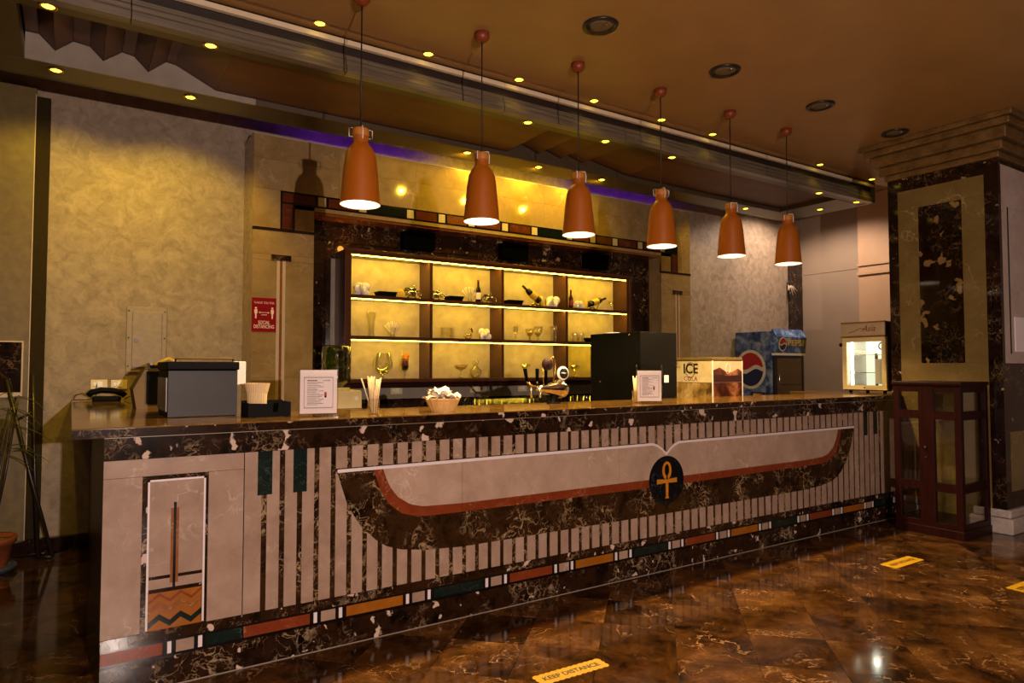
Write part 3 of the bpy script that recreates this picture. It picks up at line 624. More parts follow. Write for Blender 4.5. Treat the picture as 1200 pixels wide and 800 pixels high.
def flower(name, label, x, z, r=.075, y=2.62, m='napkin_white', cat='napkin', n=10):
    t = thing(name, label, cat, (x, y, z), group='white folded napkins on the shelves'); random.seed(int(x * 100))
    for k in range(n):
        a = 2 * PI * k / n + random.uniform(-.2, .2); rr = r * random.uniform(.55, .8); s = r * random.uniform(.4, .6)
        b = B().ell((0, 0, 0), s, s * .35, s * .8, 10, 6); R = Matrix.Rotation(a, 3, 'Z') @ Matrix.Rotation(random.uniform(.3, .8), 3, 'Y')
        b.v = [tuple(R @ Vector(v) + Vector((rr * math.cos(a) * .7, rr * math.sin(a) * .6, s * .75 + (k % 3) * r * .3))) for v in b.v]; b.mk('fold', m, t, True)
flower('napkin_bowl', 'white flower-folded napkin in the second bay of the middle shelf', 3.42, z2, .08)
glass_thing('wine_glass', 'thin wine glass at the left of the third bay, middle shelf', 3.80, z2, wine(.15, .028))
for i, x in enumerate((3.98, 4.09)):
    t = thing('dessert_glass', 'yellow-filled dessert glass, %s of the pair in the third bay' % ('left', 'right')[i], 'glass', (x, 2.62, z2), group='yellow dessert glasses')
    B().shell([(.035, 0), (.01, .015), (.012, .04), (.045, .09), (.05, .13 + .03 * i)], n=18).mk('bowl', 'glass', t, True); B().lathe([(.0, .045), (.03, .07), (.042, .09), (.0, .1)], n=14).mk('filling', 'label_yellow', t, True)
glass_thing('highball_glass', 'tall clear glass beside the third divider, middle shelf', 4.30, z2, [(.0, .003), (.032, 0), (.034, .02), (.04, .17)])
for i, x in enumerate((4.60, 4.69)): glass_thing('small_tumbler', 'small clear tumbler, %s of two in the right bay' % ('left', 'right')[i], x, z2, tumbler(.10, .036))
o = B().lathe([(.0, 0), (.05, .0), (.075, .035), (.085, .05), (.075, .045), (.0, .012)], n=20).mk('dark_bowl', 'black_plastic', None, True); o.location = (4.82, 2.62, z2); tag(o, 'low dark bowl in the right bay of the middle shelf', 'bowl')
# bottom row
glass_thing('brandy_snifter', 'big round brandy snifter in the left bottom bay', 2.31, z3, [(.05, 0), (.045, .004), (.008, .012), (.008, .035), (.05, .05), (.088, .10), (.092, .14), (.075, .21), (.066, .24)], n=28)
t = thing('cocktail_glass', 'hurricane glass of red cocktail with fruit slice, bottom shelf', 'cocktail', (2.53, 2.62, z3))
B().shell([(.035, 0), (.03, .004), (.007, .012), (.007, .06), (.03, .08), (.038, .12), (.033, .17), (.042, .22)], n=18).mk('glass_body', 'glass', t, True)
B().lathe([(.0, .075), (.026, .085), (.033, .11), (.034, .12)], n=16).mk('drink_base', 'bottle_dark', t, True); B().lathe([(.034, .12), (.033, .15), (.031, .17)], n=16).mk('drink', 'cola_red', t, True); B().lathe([(.031, .171), (.035, .2), (0, .2)], n=16).mk('drink_top', 'orange_drink', t, True)
B().lathe([(0, -.004), (.028, -.004), (.028, .004), (0, .004)], (.02, 0, .215), 16, axis='y').mk('fruit_slice', 'orange_drink', t); B().tube([(-.01, 0, .12), (-.03, 0, .27)], .003, 6).mk('straw', 'label_yellow', t)
t = thing('coupe_glass', 'golden filled coupe glass in the second bottom bay', 'glass', (3.14, 2.62, z3))
B().shell(coupe(.13, .075), n=22).mk('bowl', 'glass', t, True); B().lathe([(.0, .092), (.05, .098), (.065, .118), (.0, .122)], n=18).mk('filling', 'label_yellow', t, True)
glass_thing('handled_jug', 'round ribbed glass jug in the second bottom bay', 3.31, z3, [(.0, .003), (.04, 0), (.06, .04), (.062, .075), (.03, .11), (.022, .13), (.035, .17)], 'jug')
glass_thing('champagne_coupe', 'shallow coupe glass in the third bottom bay behind the tap', 3.93, z3, coupe(.14, .06))
glass_thing('saucer_glass', 'wide shallow stem glass in the right bottom bay', 4.60, z3, coupe(.13, .065))
# top row
def tray(x0, x1, label):
    t = thing('serving_tray', label, 'tray', ((x0 + x1) / 2, 2.62, z1), group='black trays on the top shelf'); w = (x1 - x0) / 2
    B().add([(-w * .85, -.05, 0), (w * .85, -.05, 0), (w * .85, .05, 0), (-w * .85, .05, 0), (-w, -.065, .045), (w, -.065, .045), (w, .065, .045), (-w, .065, .045)], [(0, 3, 2, 1), (0, 1, 5, 4), (1, 2, 6, 5), (2, 3, 7, 6), (3, 0, 4, 7)]).mk('pan', 'black_plastic', t)
    b = B(); b.tube([(-w, -.065, .045), (w, -.065, .045), (w, .065, .045), (-w, .065, .045), (-w, -.065, .045)], .004, 6).mk('rim', 'black_plastic', t)
tray(2.24, 2.42, 'black tray in the left bay of the top shelf'); tray(2.98, 3.14, 'black tray in the second bay of the top shelf'); tray(3.68, 3.86, 'black tray in the third bay of the top shelf')
flower('folded_napkin', 'large white folded napkin at the far left of the top shelf', 2.09, z1, .085, n=12)
def moto(x, label, s=1.):
    t = thing('model_motorcycle', label, 'ornament', (x, 2.62, z1), group='chrome model motorcycles')
    for sx in (-1, 1):
        b = B()
        for r0 in (.034,): b.tube([(sx * .055 * s + r0 * s * math.cos(a), 0, r0 * s + .004 + r0 * s * math.sin(a)) for a in [2 * PI * i / 18 for i in range(19)]], .006 * s, 6)
        for i in range(3): a = PI * i / 3; b.tube([(sx * .055 * s - .03 * s * math.cos(a), 0, .038 * s - .03 * s * math.sin(a)), (sx * .055 * s + .03 * s * math.cos(a), 0, .038 * s + .03 * s * math.sin(a))], .002, 5)
        b.mk('wheel', 'steel_dark' if sx < 0 else 'chrome', t, True)
    B().ell((0, 0, .045 * s), .04 * s, .014 * s, .025 * s).ell((.005 * s, 0, .082 * s), .032 * s, .012, .014 * s).mk('body', 'chrome', t, True); B().tube([(.055 * s, 0, .038 * s), (.03 * s, 0, .1 * s), (.01 * s, 0, .115 * s)], .004, 6).mk('handlebar', 'chrome', t, True); B().ell((-.04 * s, 0, .085 * s), .028 * s, .012, .009).mk('seat', 'bottle_dark', t, True)
moto(2.60, 'chrome model motorcycle left of the first divider, top shelf', 1.15); moto(2.86, 'chrome model motorcycle right of the first divider, top shelf'); moto(3.47, 'chrome model motorcycle left of the second divider, top shelf')
t = thing('leaf_dish', 'yellow leaf-shaped dish beside the left motorcycle, top shelf', 'dish', (2.475, 2.60, z1)); B().ell((0, 0, .035), .045, .012, .05).mk('leaf_blade', 'label_yellow', t, True); B().tube([(0, 0, .0), (0, 0, .035)], .01, 8).mk('foot', 'gold', t)
fan(3.24, z1, 'goblet of white fanned napkin beside the small bottle, top shelf', s=1.1)
def bottle(x, z, label, mat, h=.2, r=.024, lab='label_yellow', y=2.62):
    t = thing('bottle', label, 'bottle', (x, y, z), group='bottles on the lit shelves')
    B().lathe([(0, 0), (r, .002), (r, h * .5), (r * .85, h * .6), (r * .4, h * .72), (r * .36, h * .95), (r * .42, h * .96), (r * .4, h), (0, h)], n=20).mk('glass_body', mat, t, True)
    B().lathe([(r * 1.01, h * .15), (r * 1.02, h * .17), (r * 1.02, h * .42), (r * 1.01, h * .44)], n=20).mk('label_band', lab, t, True); B().lathe([(r * .44, h * .93), (r * .44, h * 1.005), (0, h * 1.006)], n=14).mk('cap', 'cola_red', t)
bottle(3.34, z1, 'brown bottle with cream label in the second bay, top shelf', 'bottle_dark', .235, .028, 'napkin_fan'); bottle(4.545, z1, 'dark red slim bottle at the left of the right bay, top shelf', 'bottle_red', .21, .026, 'cola_red')
def lying(x, label, tilt, y=2.62, flip=1):
    t = thing('wine_holder', label, 'wine bottle', (x, y, z1), group='wine bottles in cradles'); R = Matrix.Rotation(tilt, 3, 'Y')
    b = B().lathe([(0, 0), (.036, .003), (.036, .16), (.028, .19), (.013, .21), (.013, .27), (0, .27)], n=18); b.v = [tuple(R @ Vector(v) + Vector((-.06 * flip, 0, .06))) for v in b.v]; b.mk('bottle_body', 'bottle_dark', t, True)
    b = B().lathe([(.037, .06), (.0375, .062), (.0375, .14), (.037, .142)], n=18); b.v = [tuple(R @ Vector(v) + Vector((-.06 * flip, 0, .06))) for v in b.v]; b.mk('label_band', 'label_yellow', t, True)
    B().tube([(-.07, 0, .003), (.0, 0, .03), (.06, 0, .003), (.09, 0, .07)], .008, 8).mk('cradle', 'gold', t, True); B().ell((-.09 * flip, .01, .06), .02, .03, .06).mk('leaf_ornament', 'label_yellow', t, True)
lying(4.05, 'wine bottle propped in a gold cradle, third bay of the top shelf', math.radians(-55), flip=-1); lying(4.86, 'green wine bottle lying in a cradle, right bay of the top shelf', math.radians(72))
flower('napkin_flower', 'white flower-folded napkin in the third bay of the top shelf', 4.29, z1, .085, n=12); flower('napkin_rosette', 'white napkin rosette beside the dark red bottle, top shelf', 4.66, z1, .07)
glass_thing('cordial_glass', 'small stem glass at the far right of the top shelf', 5.14, z1, coupe(.12, .035))

# ------------------------------------------------------------------ back counter, sockets, upturned glasses
bc = thing('back_counter', 'dark back counter under the lit shelves', 'counter', (0, 0, 0))
box('counter_body', 1.66, 5.40, 2.24, YM - .02, 0, .87, 'mahogany', bc); box('counter_top', 1.65, 5.41, 2.21, YM - .015, .87, .90, 'dark_marble_black', bc, .004)
def socket(name, x, z, w, label, y, bits=True):
    t = thing(name, label, 'socket', (x, y, z), group='wall sockets'); box('plate', -w / 2, w / 2, -.010, 0, -.037, .037, 'cream_plastic', t, .003)
    if bits: box('insert', -w * .12, w * .22, -.014, -.010, -.022, .024, 'white_plastic', t, .002); box('switch', -w * .34, -w * .16, -.016, -.010, -.012, .014, 'white_plastic', t, .002)
socket('wall_socket', .05, 1.25, .115, 'left of the two cream wall sockets above the telephone', YW); socket('wall_socket', .188, 1.247, .115, 'right of the two cream wall sockets above the telephone', YW)
for i, x in enumerate((2.53, 3.42, 4.02, 4.62)): socket('counter_socket', x, 1.16, .12, 'cream socket on the pale strip under the shelves, %s from left' % ORD[i], YM)
for i in range(15):
    x = 3.22 + .085 * (i % 8); y = 2.36 + .1 * (i // 8)
    o = B().shell([(.037, 0), (.036, .002), (.03, .168), (.0, .170)], n=16).mk('upturned_glass', 'glass', None, True); o.location = (x, y, .90); tag(o, 'upturned clear glass in the rows on the back counter', 'glass', 'upturned glasses behind the bar')
for i in range(5):
    o = B().shell([(.037, 0), (.036, .002), (.03, .178), (.0, .18)], n=16).mk('upturned_glass', 'glass', None, True); o.location = (4.36 + .09 * i, 2.38, .90); tag(o, 'upturned clear glass on the back counter right of the tap', 'glass', 'upturned glasses right of the tap')
# water dispenser
t = thing('water_dispenser', 'green water bottle upturned on a cream dispenser behind the bar', 'water dispenser', (1.79, 2.36, .90))
box('body', -.10, .17, -.14, .13, 0, .29, 'cream_plastic', t, .02); box('panel_seam', -.095, .165, -.143, -.139, .13, .138, 'brown_bag', t)
B().lathe([(.018, -.006), (.018, 0), (0, .001)], (.11, -.142, .22), 16, axis='y').mk('button', 'white_plastic', t); B().lathe([(.06, .285), (.10, .29), (.10, .31)], n=28).mk('collar', 'cream_plastic', t, True)
B().lathe([(.05, .30), (.06, .33), (.118, .36), (.125, .40), (.120, .42), (.125, .44), (.125, .49), (.120, .505), (.125, .52), (.125, .63), (.118, .665), (.09, .675), (0, .676)], (-.015, 0, 0), 36).mk('bottle', 'bottle_green', t, True)

# ------------------------------------------------------------------ on the bar top
# cash register at the left
t = thing('cash_register', 'black and steel cash register at the left end of the bar', 'cash register', (.435, .44, ZT))
box('body', -.165, .165, 0, .42, 0, .24, 'black_plastic', t, .006); box('front_plate', -.163, .163, -.004, 0, .004, .235, 'brushed_steel', t); box('top_lip', -.172, .172, -.008, .43, .24, .282, 'black_plastic', t, .006)
box('side_rail', -.171, -.165, .02, .40, .03, .2, 'steel_dark', t); box('display', .15, .21, .02, .06, .16, .285, 'white_plastic', t, .004); B().tube([(-.12, .1, .30), (.16, .1, .30)], .006, 8).mk('handle_bar', 'brown_bag', t)
for x in (-.12, .16): B().tube([(x, .1, .28), (x, .1, .30)], .005, 8).mk('handle_post', 'steel_dark', t)
t = thing('order_monitor', 'brown-backed monitor on a stand behind the cash register', 'monitor', (.32, 1.35, ZT))
B().prism([(-.12, .0), (-.14, .12), (-.08, .24), (.16, .25), (.18, 0)], lambda a, b, d: (a, d, b), 0, .30).mk('housing', 'brown_bag', t); box('screen', -.07, .15, -.012, 0, .03, .23, 'black_plastic', t, .004); box('top_tray', -.05, .16, .02, .2, .25, .28, 'steel_dark', t); B().tube([(-.03, .0, .27), (.05, .0, .31), (.12, .0, .27)], .012, 8).mk('yellow_strap', 'label_yellow', t, True)
# telephone
t = thing('telephone', 'black desk telephone with curly cord by the wall sockets', 'telephone', (.085, 2.66, ZT), 0)
box('base', -.085, .10, -.09, .09, 0, .035, 'black_plastic', t, .008)
B().tube([(-.11, 0, .04), (-.09, 0, .065), (-.03, 0, .082), (.05, 0, .078), (.11, 0, .055), (.13, 0, .035)], .022, 12).mk('handset', 'black_plastic', t, True)
B().tube([(-.10, .02, .03), (-.15, .04, .06), (-.19, .05, .045), (-.205, .06, .012), (-.13, .1, .008), (-.06, .09, .02)], .004, 6).mk('handset_cord', 'black_cable', t, True)
B().tube([(-.06, .09, .02), (-.055, .2, .06), (-.05, .275, .12)], .003, 6).mk('line_cable', 'black_cable', t, True)
B().tube([(.13, .05, .01), (.17, .06, .03), (.21, .05, .012), (.24, .08, .03), (.26, .08, .006)], .005, 6).mk('coiled_cable', 'black_cable', t, True)
# caddy with cups
t = thing('bar_caddy', 'black plastic bar caddy with a notched front', 'caddy', (.715, .31, ZT))
w = .105
B().prism([(-w, 0), (w, 0), (w, .075), (.045, .075), (.04, .025), (.012, .025), (.005, .068), (-w, .072)], lambda a, b, d: (a, d, b), -.085, -.078).mk('front_wall', 'black_plastic', t)
box('back_wall', -w, w, .078, .085, 0, .08, 'black_plastic', t); box('side_wall', -w, -w + .006, -.078, .078, 0, .073, 'black_plastic', t); box('side_wall', w - .006, w, -.078, .078, 0, .075, 'black_plastic', t); box('floor_plate', -w + .006, w - .006, -.078, .078, 0, .006, 'black_plastic', t); box('partition', -.015, -.009, -.078, .078, .006, .065, 'black_plastic', t)
t = thing('paper_cups', 'cream ribbed paper cups nested in the black caddy', 'cups', (.668, .30, ZT + .007))
def ribbed(r0, r1, z0, z1, n=64):
    v = []; f = []
    for z, r in ((z0, r0), (z1, r1)):
        for i in range(n): a = 2 * PI * i / n; q = r * (1 + (.035 if i % 2 else 0)); v.append((q * math.cos(a), q * math.sin(a), z))
    for i in range(n): f.append((i, (i + 1) % n, n + (i + 1) % n, n + i))
    return v, f
B().add(*ribbed(.043, .049, 0, .125)).mk('lower_cup', 'paper_cream', t); B().add(*ribbed(.050, .062, .115, .165)).mk('upper_cup', 'paper_cream', t)
# menu stands
def menu(name, label, loc, rz, w, h, ph, pz, grp='framed price lists on the bar'):
    t = thing(name, label, 'menu stand', loc, rz, grp)
    box('acrylic_base', -w / 2 - .006, w / 2 + .006, -.035, .045, 0, .008, 'acrylic', t)
    pp = box('paper_sheet', -w / 2, w / 2, -.002, .002, pz, pz + ph, 'paper', t); box('acrylic_front', -w / 2 - .003, w / 2 + .003, -.0065, -.0045, .008, h, 'acrylic', t)
    for s in (-1, 1): box('acrylic_edge', s * (w / 2 + .0035) - .0035, s * (w / 2 + .0035) + .0035, -.007, .005, .008, h, 'acrylic', t)
    y = -.0022; pc = Vector(pp.location)
    def ink(nm, x0, x1, z0, z1, m): o = box(nm, x0, x1, y - .0006, y, z0, z1, m, t)
    fw, f0, f1 = w * .39, pz + ph * .13, pz + ph * .83
    b = B()
    n = 16
    for i in range(n):
        a = -fw + 2 * fw * i / n
        for zz in (f0, f1): b.box(a + .001, a + 2 * fw / n * .62, y - .0006, y, zz - .0028, zz + .0028)
    n = 24
    for i in range(n):
        zc = f0 + (f1 - f0) * i / n
        for s in (-1, 1): b.box(s * fw - .0018, s * fw + .0018, y - .0006, y, zc + .001, zc + (f1 - f0) / n * .7)
    b.mk('border_print', 'ink', t)
    random.seed(5); r = B(); g = B(); ttl = B()
    for x0, x1 in ((-.78, -.62), (-.6, -.48), (-.46, -.3), (-.28, -.1)): ttl.box(fw * x0, fw * x1, y - .0006, y, f1 - ph * .085, f1 - ph * .06)
    for x0, x1 in ((.3, .42), (.46, .6), (.63, .8)): ttl.box(fw * x0, fw * x1, y - .0006, y, f1 - ph * .08, f1 - ph * .065)
    ttl.mk('title_print', 'ink', t)
    for i in range(17):
        z = f1 - ph * (.125 + .032 * i); x = -.78 * fw
        while x < (-.1 + random.uniform(-.1, .25)) * fw: wd = random.uniform(.06, .16) * fw; (r if i % 5 else g).box(x, x + wd, y - .0006, y, z, z + ph * .012); x += wd + .03 * fw
        if i % 3 == 0: g.box(0, .35 * fw, y - .0006, y, z, z + ph * .01)
    r.mk('text_print', 'ink_red' if False else 'ink_grey', t); g.mk('text_print', 'ink', t)
    ink('drink_print', .40 * fw, .56 * fw, f0 + ph * .28, f0 + ph * .36, 'ink_red'); ink('drink_print', .41 * fw, .55 * fw, f0 + ph * .235, f0 + ph * .28, 'black_plastic')
    return t
menu('menu_stand', 'larger acrylic menu stand left of the straw glass', (.945, .165, ZT), math.radians(-14), .185, .245, .225, .014)
menu('menu_stand', 'smaller acrylic menu stand before the black cooler', (3.305, .15, ZT), math.radians(-30), .172, .275, .215, .016)
# straws
def straws(loc, label, n, h, seedv, fanw=.035):
    t = thing('straw_glass', label, 'straw holder', loc, group='glasses of drinking straws'); random.seed(seedv)
    B().shell([(.0, .003), (.027, 0), (.029, .004), (.034, .085)], n=20).mk('glass_body', 'glass', t, True)
    for i in range(n):
        a = random.uniform(0, 2 * PI); r0 = random.uniform(0, .016); sp = random.uniform(.4, 1.) * fanw
        B().tube([(r0 * math.cos(a), r0 * math.sin(a), .006), (r0 * math.cos(a) + sp * math.cos(a), r0 * math.sin(a) + sp * .5 * math.sin(a), h * random.uniform(.92, 1.03))], .0034, 6).mk('straw', 'straw', t, True)
    return t
t = straws((1.245, .16, ZT), 'glass of pale straws beside the wicker basket', 20, .20, 3)
B().tube([(-.015, 0, .03), (-.075, -.01, .195)], .0034, 6).mk('straw', 'straw', t, True)
t = straws((3.285, .26, ZT), 'glass of pale straws behind the smaller menu stand', 12, .19, 4, .03)
# basket
t = thing('wicker_basket', 'round wicker basket on the bar', 'basket', (1.66, .15, ZT))
b = B()
for i in range(9):
    z = .004 + .0085 * i; r = .066 + .0035 * i; b.tube([((r + (.0025 if j % 2 else -.0025)) * math.cos(2 * PI * j / 32), (r + (.0025 if j % 2 else -.0025)) * math.sin(2 * PI * j / 32), z) for j in range(33)], .0052, 6)
b.mk('woven_wall', 'wicker', t, True)
for i in range(16): a = 2 * PI * i / 16; B().tube([(.064 * math.cos(a), .064 * math.sin(a), 0), (.099 * math.cos(a), .099 * math.sin(a), .082)], .0045, 6).mk('stake', 'wicker', t)
B().lathe([(0, 0), (.066, 0), (.066, .006), (0, .006)], n=24).mk('basket_floor', 'wicker', t)
t = thing('napkin_pile', 'heap of white paper napkins filling the wicker basket', 'napkins', (1.66, .15, ZT + .04)); random.seed(12)
for i in range(14):
    a = random.uniform(0, 2 * PI); r = random.uniform(.01, .07); s = .05
    pts = [Vector((random.uniform(-s, s) * 1., random.uniform(-s, s), random.uniform(0, .012))) for _ in range(1)]
    R = Matrix.Rotation(random.uniform(0, PI), 3, 'Z') @ Matrix.Rotation(random.uniform(-.4, .4), 3, 'X'); b = B(); nn = 5; g = []
    for u in range(nn):
        for v in range(nn): g.append(tuple(R @ Vector(((u / 4 - .5) * .09, (v / 4 - .5) * .09, .010 * math.sin(u * 1.9 + i) + .008 * math.cos(v * 2.3 + i))) + Vector((r * math.cos(a), r * math.sin(a), .045 + .0022 * i))))
    b.add(g, [(u * nn + v, u * nn + v + 1, (u + 1) * nn + v + 1, (u + 1) * nn + v) for u in range(nn - 1) for v in range(nn - 1)]).mk('napkin', 'napkin_white', t, True)
# beer tower
t = thing('beer_tap', 'chrome fish-shaped beer tap with black handles and round badge', 'beer tap', (2.72, .50, ZT), 0)
B().lathe([(.05, 0), (.05, .008), (.034, .016), (.03, .05), (.036, .06), (0, .06)], n=28).mk('pedestal', 'black_plastic', t, True)
b = B().lathe([(.0, -.16), (.018, -.15), (.026, -.10), (.036, -.05), (.055, 0), (.066, .045), (.06, .085), (.036, .108), (0, .115)], n=28, axis='x'); b.v = [(x, y, .10 + z - .12 * min(0, x) * .4) for x, y, z in b.v]; b.mk('body', 'chrome', t, True)
B().tube([(-.13, 0, .118), (-.2, -.01, .125), (-.225, -.01, .15)], .008, 8).mk('arm', 'gold', t, True)
for i, x in enumerate((-.225, -.15)):
    hd = B().tube([(x, -.01, .14), (x - (.012 if i == 0 else 0), -.01, .165)], .006, 8).mk('lever', 'chrome', t, True)
    B().tube([(x - .012 * (1 - i), -.01, .16), (x - .018 * (1 - i), -.01, .19), (x - .028 * (1 - i), -.01, .245)], .011, 10, .014).mk('handle', 'speaker_black', t, True)
    B().tube([(x + .02, -.012, .115), (x + .018, -.02, .08), (x + .018, -.02, .045)], .008, 8).mk('nozzle', 'chrome', t, True)
B().tube([(-.06, .01, .13), (-.06, .01, .24)], .012, 10).mk('rear_handle', 'speaker_black', t, True)
B().lathe([(0, -.012), (.043, -.008), (.043, .008), (0, .012)], (-.055, 0, .275), 28, axis='y').mk('rear_badge', 'badge_dark', t, True)
B().tube([(.0, .01, .14), (.02, .01, .22), (.022, .01, .29), (.0, .01, .325), (-.025, .01, .31)], .006, 8).mk('loop_pipe', 'gold', t, True)
B().tube([(-.09, 0, .12), (-.095, 0, .26)], .004, 8).mk('thin_rod', 'gold', t, True)
B().tube([(.065, 0, .13), (.07, -.005, .17)], .007, 8).mk('badge_post', 'chrome', t, True)
bd = B().lathe([(0, -.010), (.046, -.010), (.05, 0), (.046, .010), (0, .010)], (.075, -.008, .212), 32, axis='y').mk('badge_rim', 'white_plastic', t, True)
B().lathe([(0, -.002), (.038, -.002), (.038, 0), (0, 0)], (.075, -.0185, .212), 32, axis='y').mk('badge_face', 'inlay_green', t, True)
B().prism([(.05, .215), (.066, .222), (.078, .219), (.098, .214), (.078, .208), (.066, .212)], lambda a, b, d: (a, -.0205 - d, b), 0, .001).mk('badge_mark', 'inlay_white', t)
# steel bench behind the bar
wb = thing('work_bench', 'steel work bench behind the bar carrying the coolers', 'bench', (0, 0, 0))
box('bench_top', 2.3, 5.3, .635, 1.40, .86, .90, 'brushed_steel', wb, .004)
for x in (2.35, 3.8, 5.25):
    for y in (.68, 1.35): box('leg', x - .025, x + .025, y - .025, y + .025, 0, .86, 'brushed_steel', wb)
# black cooler
t = thing('drinks_cooler', 'tall plain black drinks cooler box behind the bar', 'cooler', (3.90, .98, .90))
x0, x1, y0, y1, H = -.20, .22, -.33, .29, .775
box('body', x0, x1, y0, y1, 0, H, 'black_matte', t, .004); box('corner_trim', x0 - .003, x0 + .006, y0 - .003, y0 + .006, 0, H, 'black_plastic', t)
for a, b in ((x1 - .015, .50), (x0 + .03, H - .012), (x1 - .015, .24), (x0 + .03, .52)): B().lathe([(.0, -.003), (.007, -.002), (.007, 0)], (a, y0, b), 10, axis='y').mk('screw', 'chrome', t)
box('sticker', .07, .12, y0 - .002, y0, .36, .42, 'paper', t)
for a, b in ((y1 - .13, .36), (y0 + .12, H - .02)): B().lathe([(.0, -.004), (.008, -.003), (.008, 0)], (x0, a, b), 10, axis='x').mk('screw', 'chrome', t)
o = B().lathe([(0, 0), (.06, .001), (.075, .012), (.072, .014), (0, .006)], n=20).mk('dish', 'napkin_white', None, True); o.location = (3.84, 1.15, .90 + H + .002); tag(o, 'pale shallow dish lying on top of the black cooler', 'dish')
# ice drink machine
t = thing('slush_machine', 'box-shaped iced cola machine printed with splashing drinks', 'drink machine', (4.82, .89, .90)); x0, x1, y0, y1, H = -.22, .18, -.21, .22, .545
box('body', x0, x1, y0, y1, 0, H, 'steel_dark', t, .004); box('lid', x0 - .004, x1 + .004, y0 - .004, y1 + .004, H, H + .03, 'olive_paint', t, .006)
LFn = lambda a, b, d: (x0 - d, -a, b); FRn = lambda a, b, d: (a, y0 - d, b)
B().prism(rect(-y1 + .004, -y0 - .004, .35, H - .004), LFn, 0, .003).mk('upper_poster', 'ice_art', t); B().prism(rect(-y1 + .004, -y0 - .004, .10, .345), LFn, 0, .003).mk('lower_poster', 'ice_art_gold', t)
B().prism(rect(x0 + .004, x1 - .004, .35, H - .004), FRn, 0, .003).mk('upper_poster', 'poster_pink', t); B().prism(rect(x0 + .004, x1 - .004, .10, .345), FRn, 0, .003).mk('lower_poster', 'ice_art_brown', t)
box('corner_edge', x0 - .005, x0 + .003, y0 - .005, y0 + .003, 0, H, 'white_plastic', t); box('right_edge', x1 - .003, x1 + .004, y0 - .005, y0 + .002, 0, H, 'white_plastic', t)
LFt = lambda a, b, d: (x0 - .003 - d, -a, b)
text('lettering', 'ICE', .125, LFt, 'tape_black', t, -.04, .432, d=.001, width=.17, bold=.003); text('lettering', 'COLA', .055, LFt, 'cola_red', t, -.04, .365, d=.001, width=.16)
B().prism([(x0 + .006, .352), (x1 - .006, .352), (x1 - .006, .45), (x1 - .06, .475), (x0 + .24, .44), (x0 + .17, .45), (x0 + .09, .485), (x0 + .006, .46)], FRn, .003, .0036).mk('drink_picture', 'ice_art_brown', t)
B().prism([(x0 + .008, .354), (x1 - .008, .354), (x1 - .008, .42), (x0 + .2, .41), (x0 + .008, .425)], FRn, .0036, .0042).mk('drink_picture', 'ice_dark', t)
b = B(); b.tube([(x0 - .005, .04 + .055 * math.cos(2 * PI * i / 28), .462 + .068 * math.sin(2 * PI * i / 28)) for i in range(29)], .0022, 6); b.mk('ring_mark', 'steel_dark', t)
b = B(); b.tube([(-.02 + .03 * math.cos(2 * PI * i / 24), y0 - .004, .475 + .045 * math.sin(2 * PI * i / 24)) for i in range(25)], .002, 6); b.mk('glass_mark', 'paper', t)

# cola fridge
t = thing('drinks_fridge', 'tall blue cola display fridge with round red, white and blue logo', 'fridge', (8.07, 2.61, 0)); x0, x1, y0, y1, H = -.335, .33, -.31, .31, 1.91
box('cabinet', x0, x1, y0 + .03, y1, .06, 1.88, 'pepsi_art', t, .01); box('base', x0 + .02, x1 - .02, y0 + .05, y1 - .02, 0, .06, 'black_plastic', t)
B().prism([(y0 + .03, 1.58), (y0 + .03, 1.88), (y0 + .02, H), (y0 - .05, 1.80), (y0 - .03, 1.58)], lambda a, b, d: (d, a, b), x0, x1).mk('header', 'pepsi_banner', t)
box('header_strip', x0, x1, y0 - .035, y0 + .03, 1.55, 1.58, 'white_plastic', t)
FRp = lambda a, b, d: (a, y0 - .03 - (b - 1.58) * .09 - d, b)
b = B(); b.prism(circle(x0 + .14, 1.70, .085, .095), FRp, 0, .004); b.mk('header_logo', 'pepsi_white', t)
def wave(cx, cz, r, up, n=24, ry=None):
    ry = ry or r; s = .06 * r / .085
    arc = [(cx + r * math.cos(a), cz + ry * math.sin(a)) for a in [(PI * i / n) if up else (PI + PI * i / n) for i in range(n + 1)]]
    w = [(-r + 2 * r * i / n) for i in range(n + 1)]; off = .12 * ry if up else -.12 * ry
    ln = [(cx + q, cz + off + .16 * ry * math.sin(q / r * PI) * (1 - abs(q / r) ** 4)) for q in (w if up else w[::-1])]
    arc = [(a, max(b, cz + off + .16 * ry * math.sin((a - cx) / r * PI)) if up else min(b, cz + off + .16 * ry * math.sin((a - cx) / r * PI))) for a, b in arc]
    return arc[1:-1] + ln
for up, m in ((True, 'pepsi_red'), (False, 'pepsi_blue')): B().prism(wave(x0 + .14, 1.70, .07, up, ry=.08), FRp, .004, .006).mk('header_logo', m, t)
text('header_lettering', 'PEPSI', .11, lambda a, b, d: FRp(a, b, d + .002), 'label_yellow', t, .09, 1.685, d=.002, width=.36, bold=.003)
door = box('door', x0 + .01, x1 - .01, y0, y0 + .03, .10, 1.545, 'fridge_dark', t, .006)
def dchild(o): o.parent = door; o.location = Vector(o.location) - Vector(door.location); return o
dchild(box('door_glass', x0 + .07, x1 - .06, y0 - .002, y0 - .0005, .18, 1.51, 'smoke_glass', t)); dchild(box('interior', x0 + .07, x1 - .06, y0 - .0004, y0 + .002, .18, 1.51, 'fridge_inside', t)); dchild(B().tube([(x0 + .05, y0 - .004, .95), (x0 + .05, y0 - .045, .98), (x0 + .05, y0 - .045, 1.28), (x0 + .05, y0 - .004, 1.31)], .01, 8).mk('handle', 'chrome', t, True))
for z in (.55, .85, 1.15): box('shelf_rack', x0 + .08, x1 - .07, y0 - .003, y0 - .0022, z, z + .008, 'brushed_steel', t)
LFp = lambda a, b, d: (x0 - d, -a, b); cy = -.06
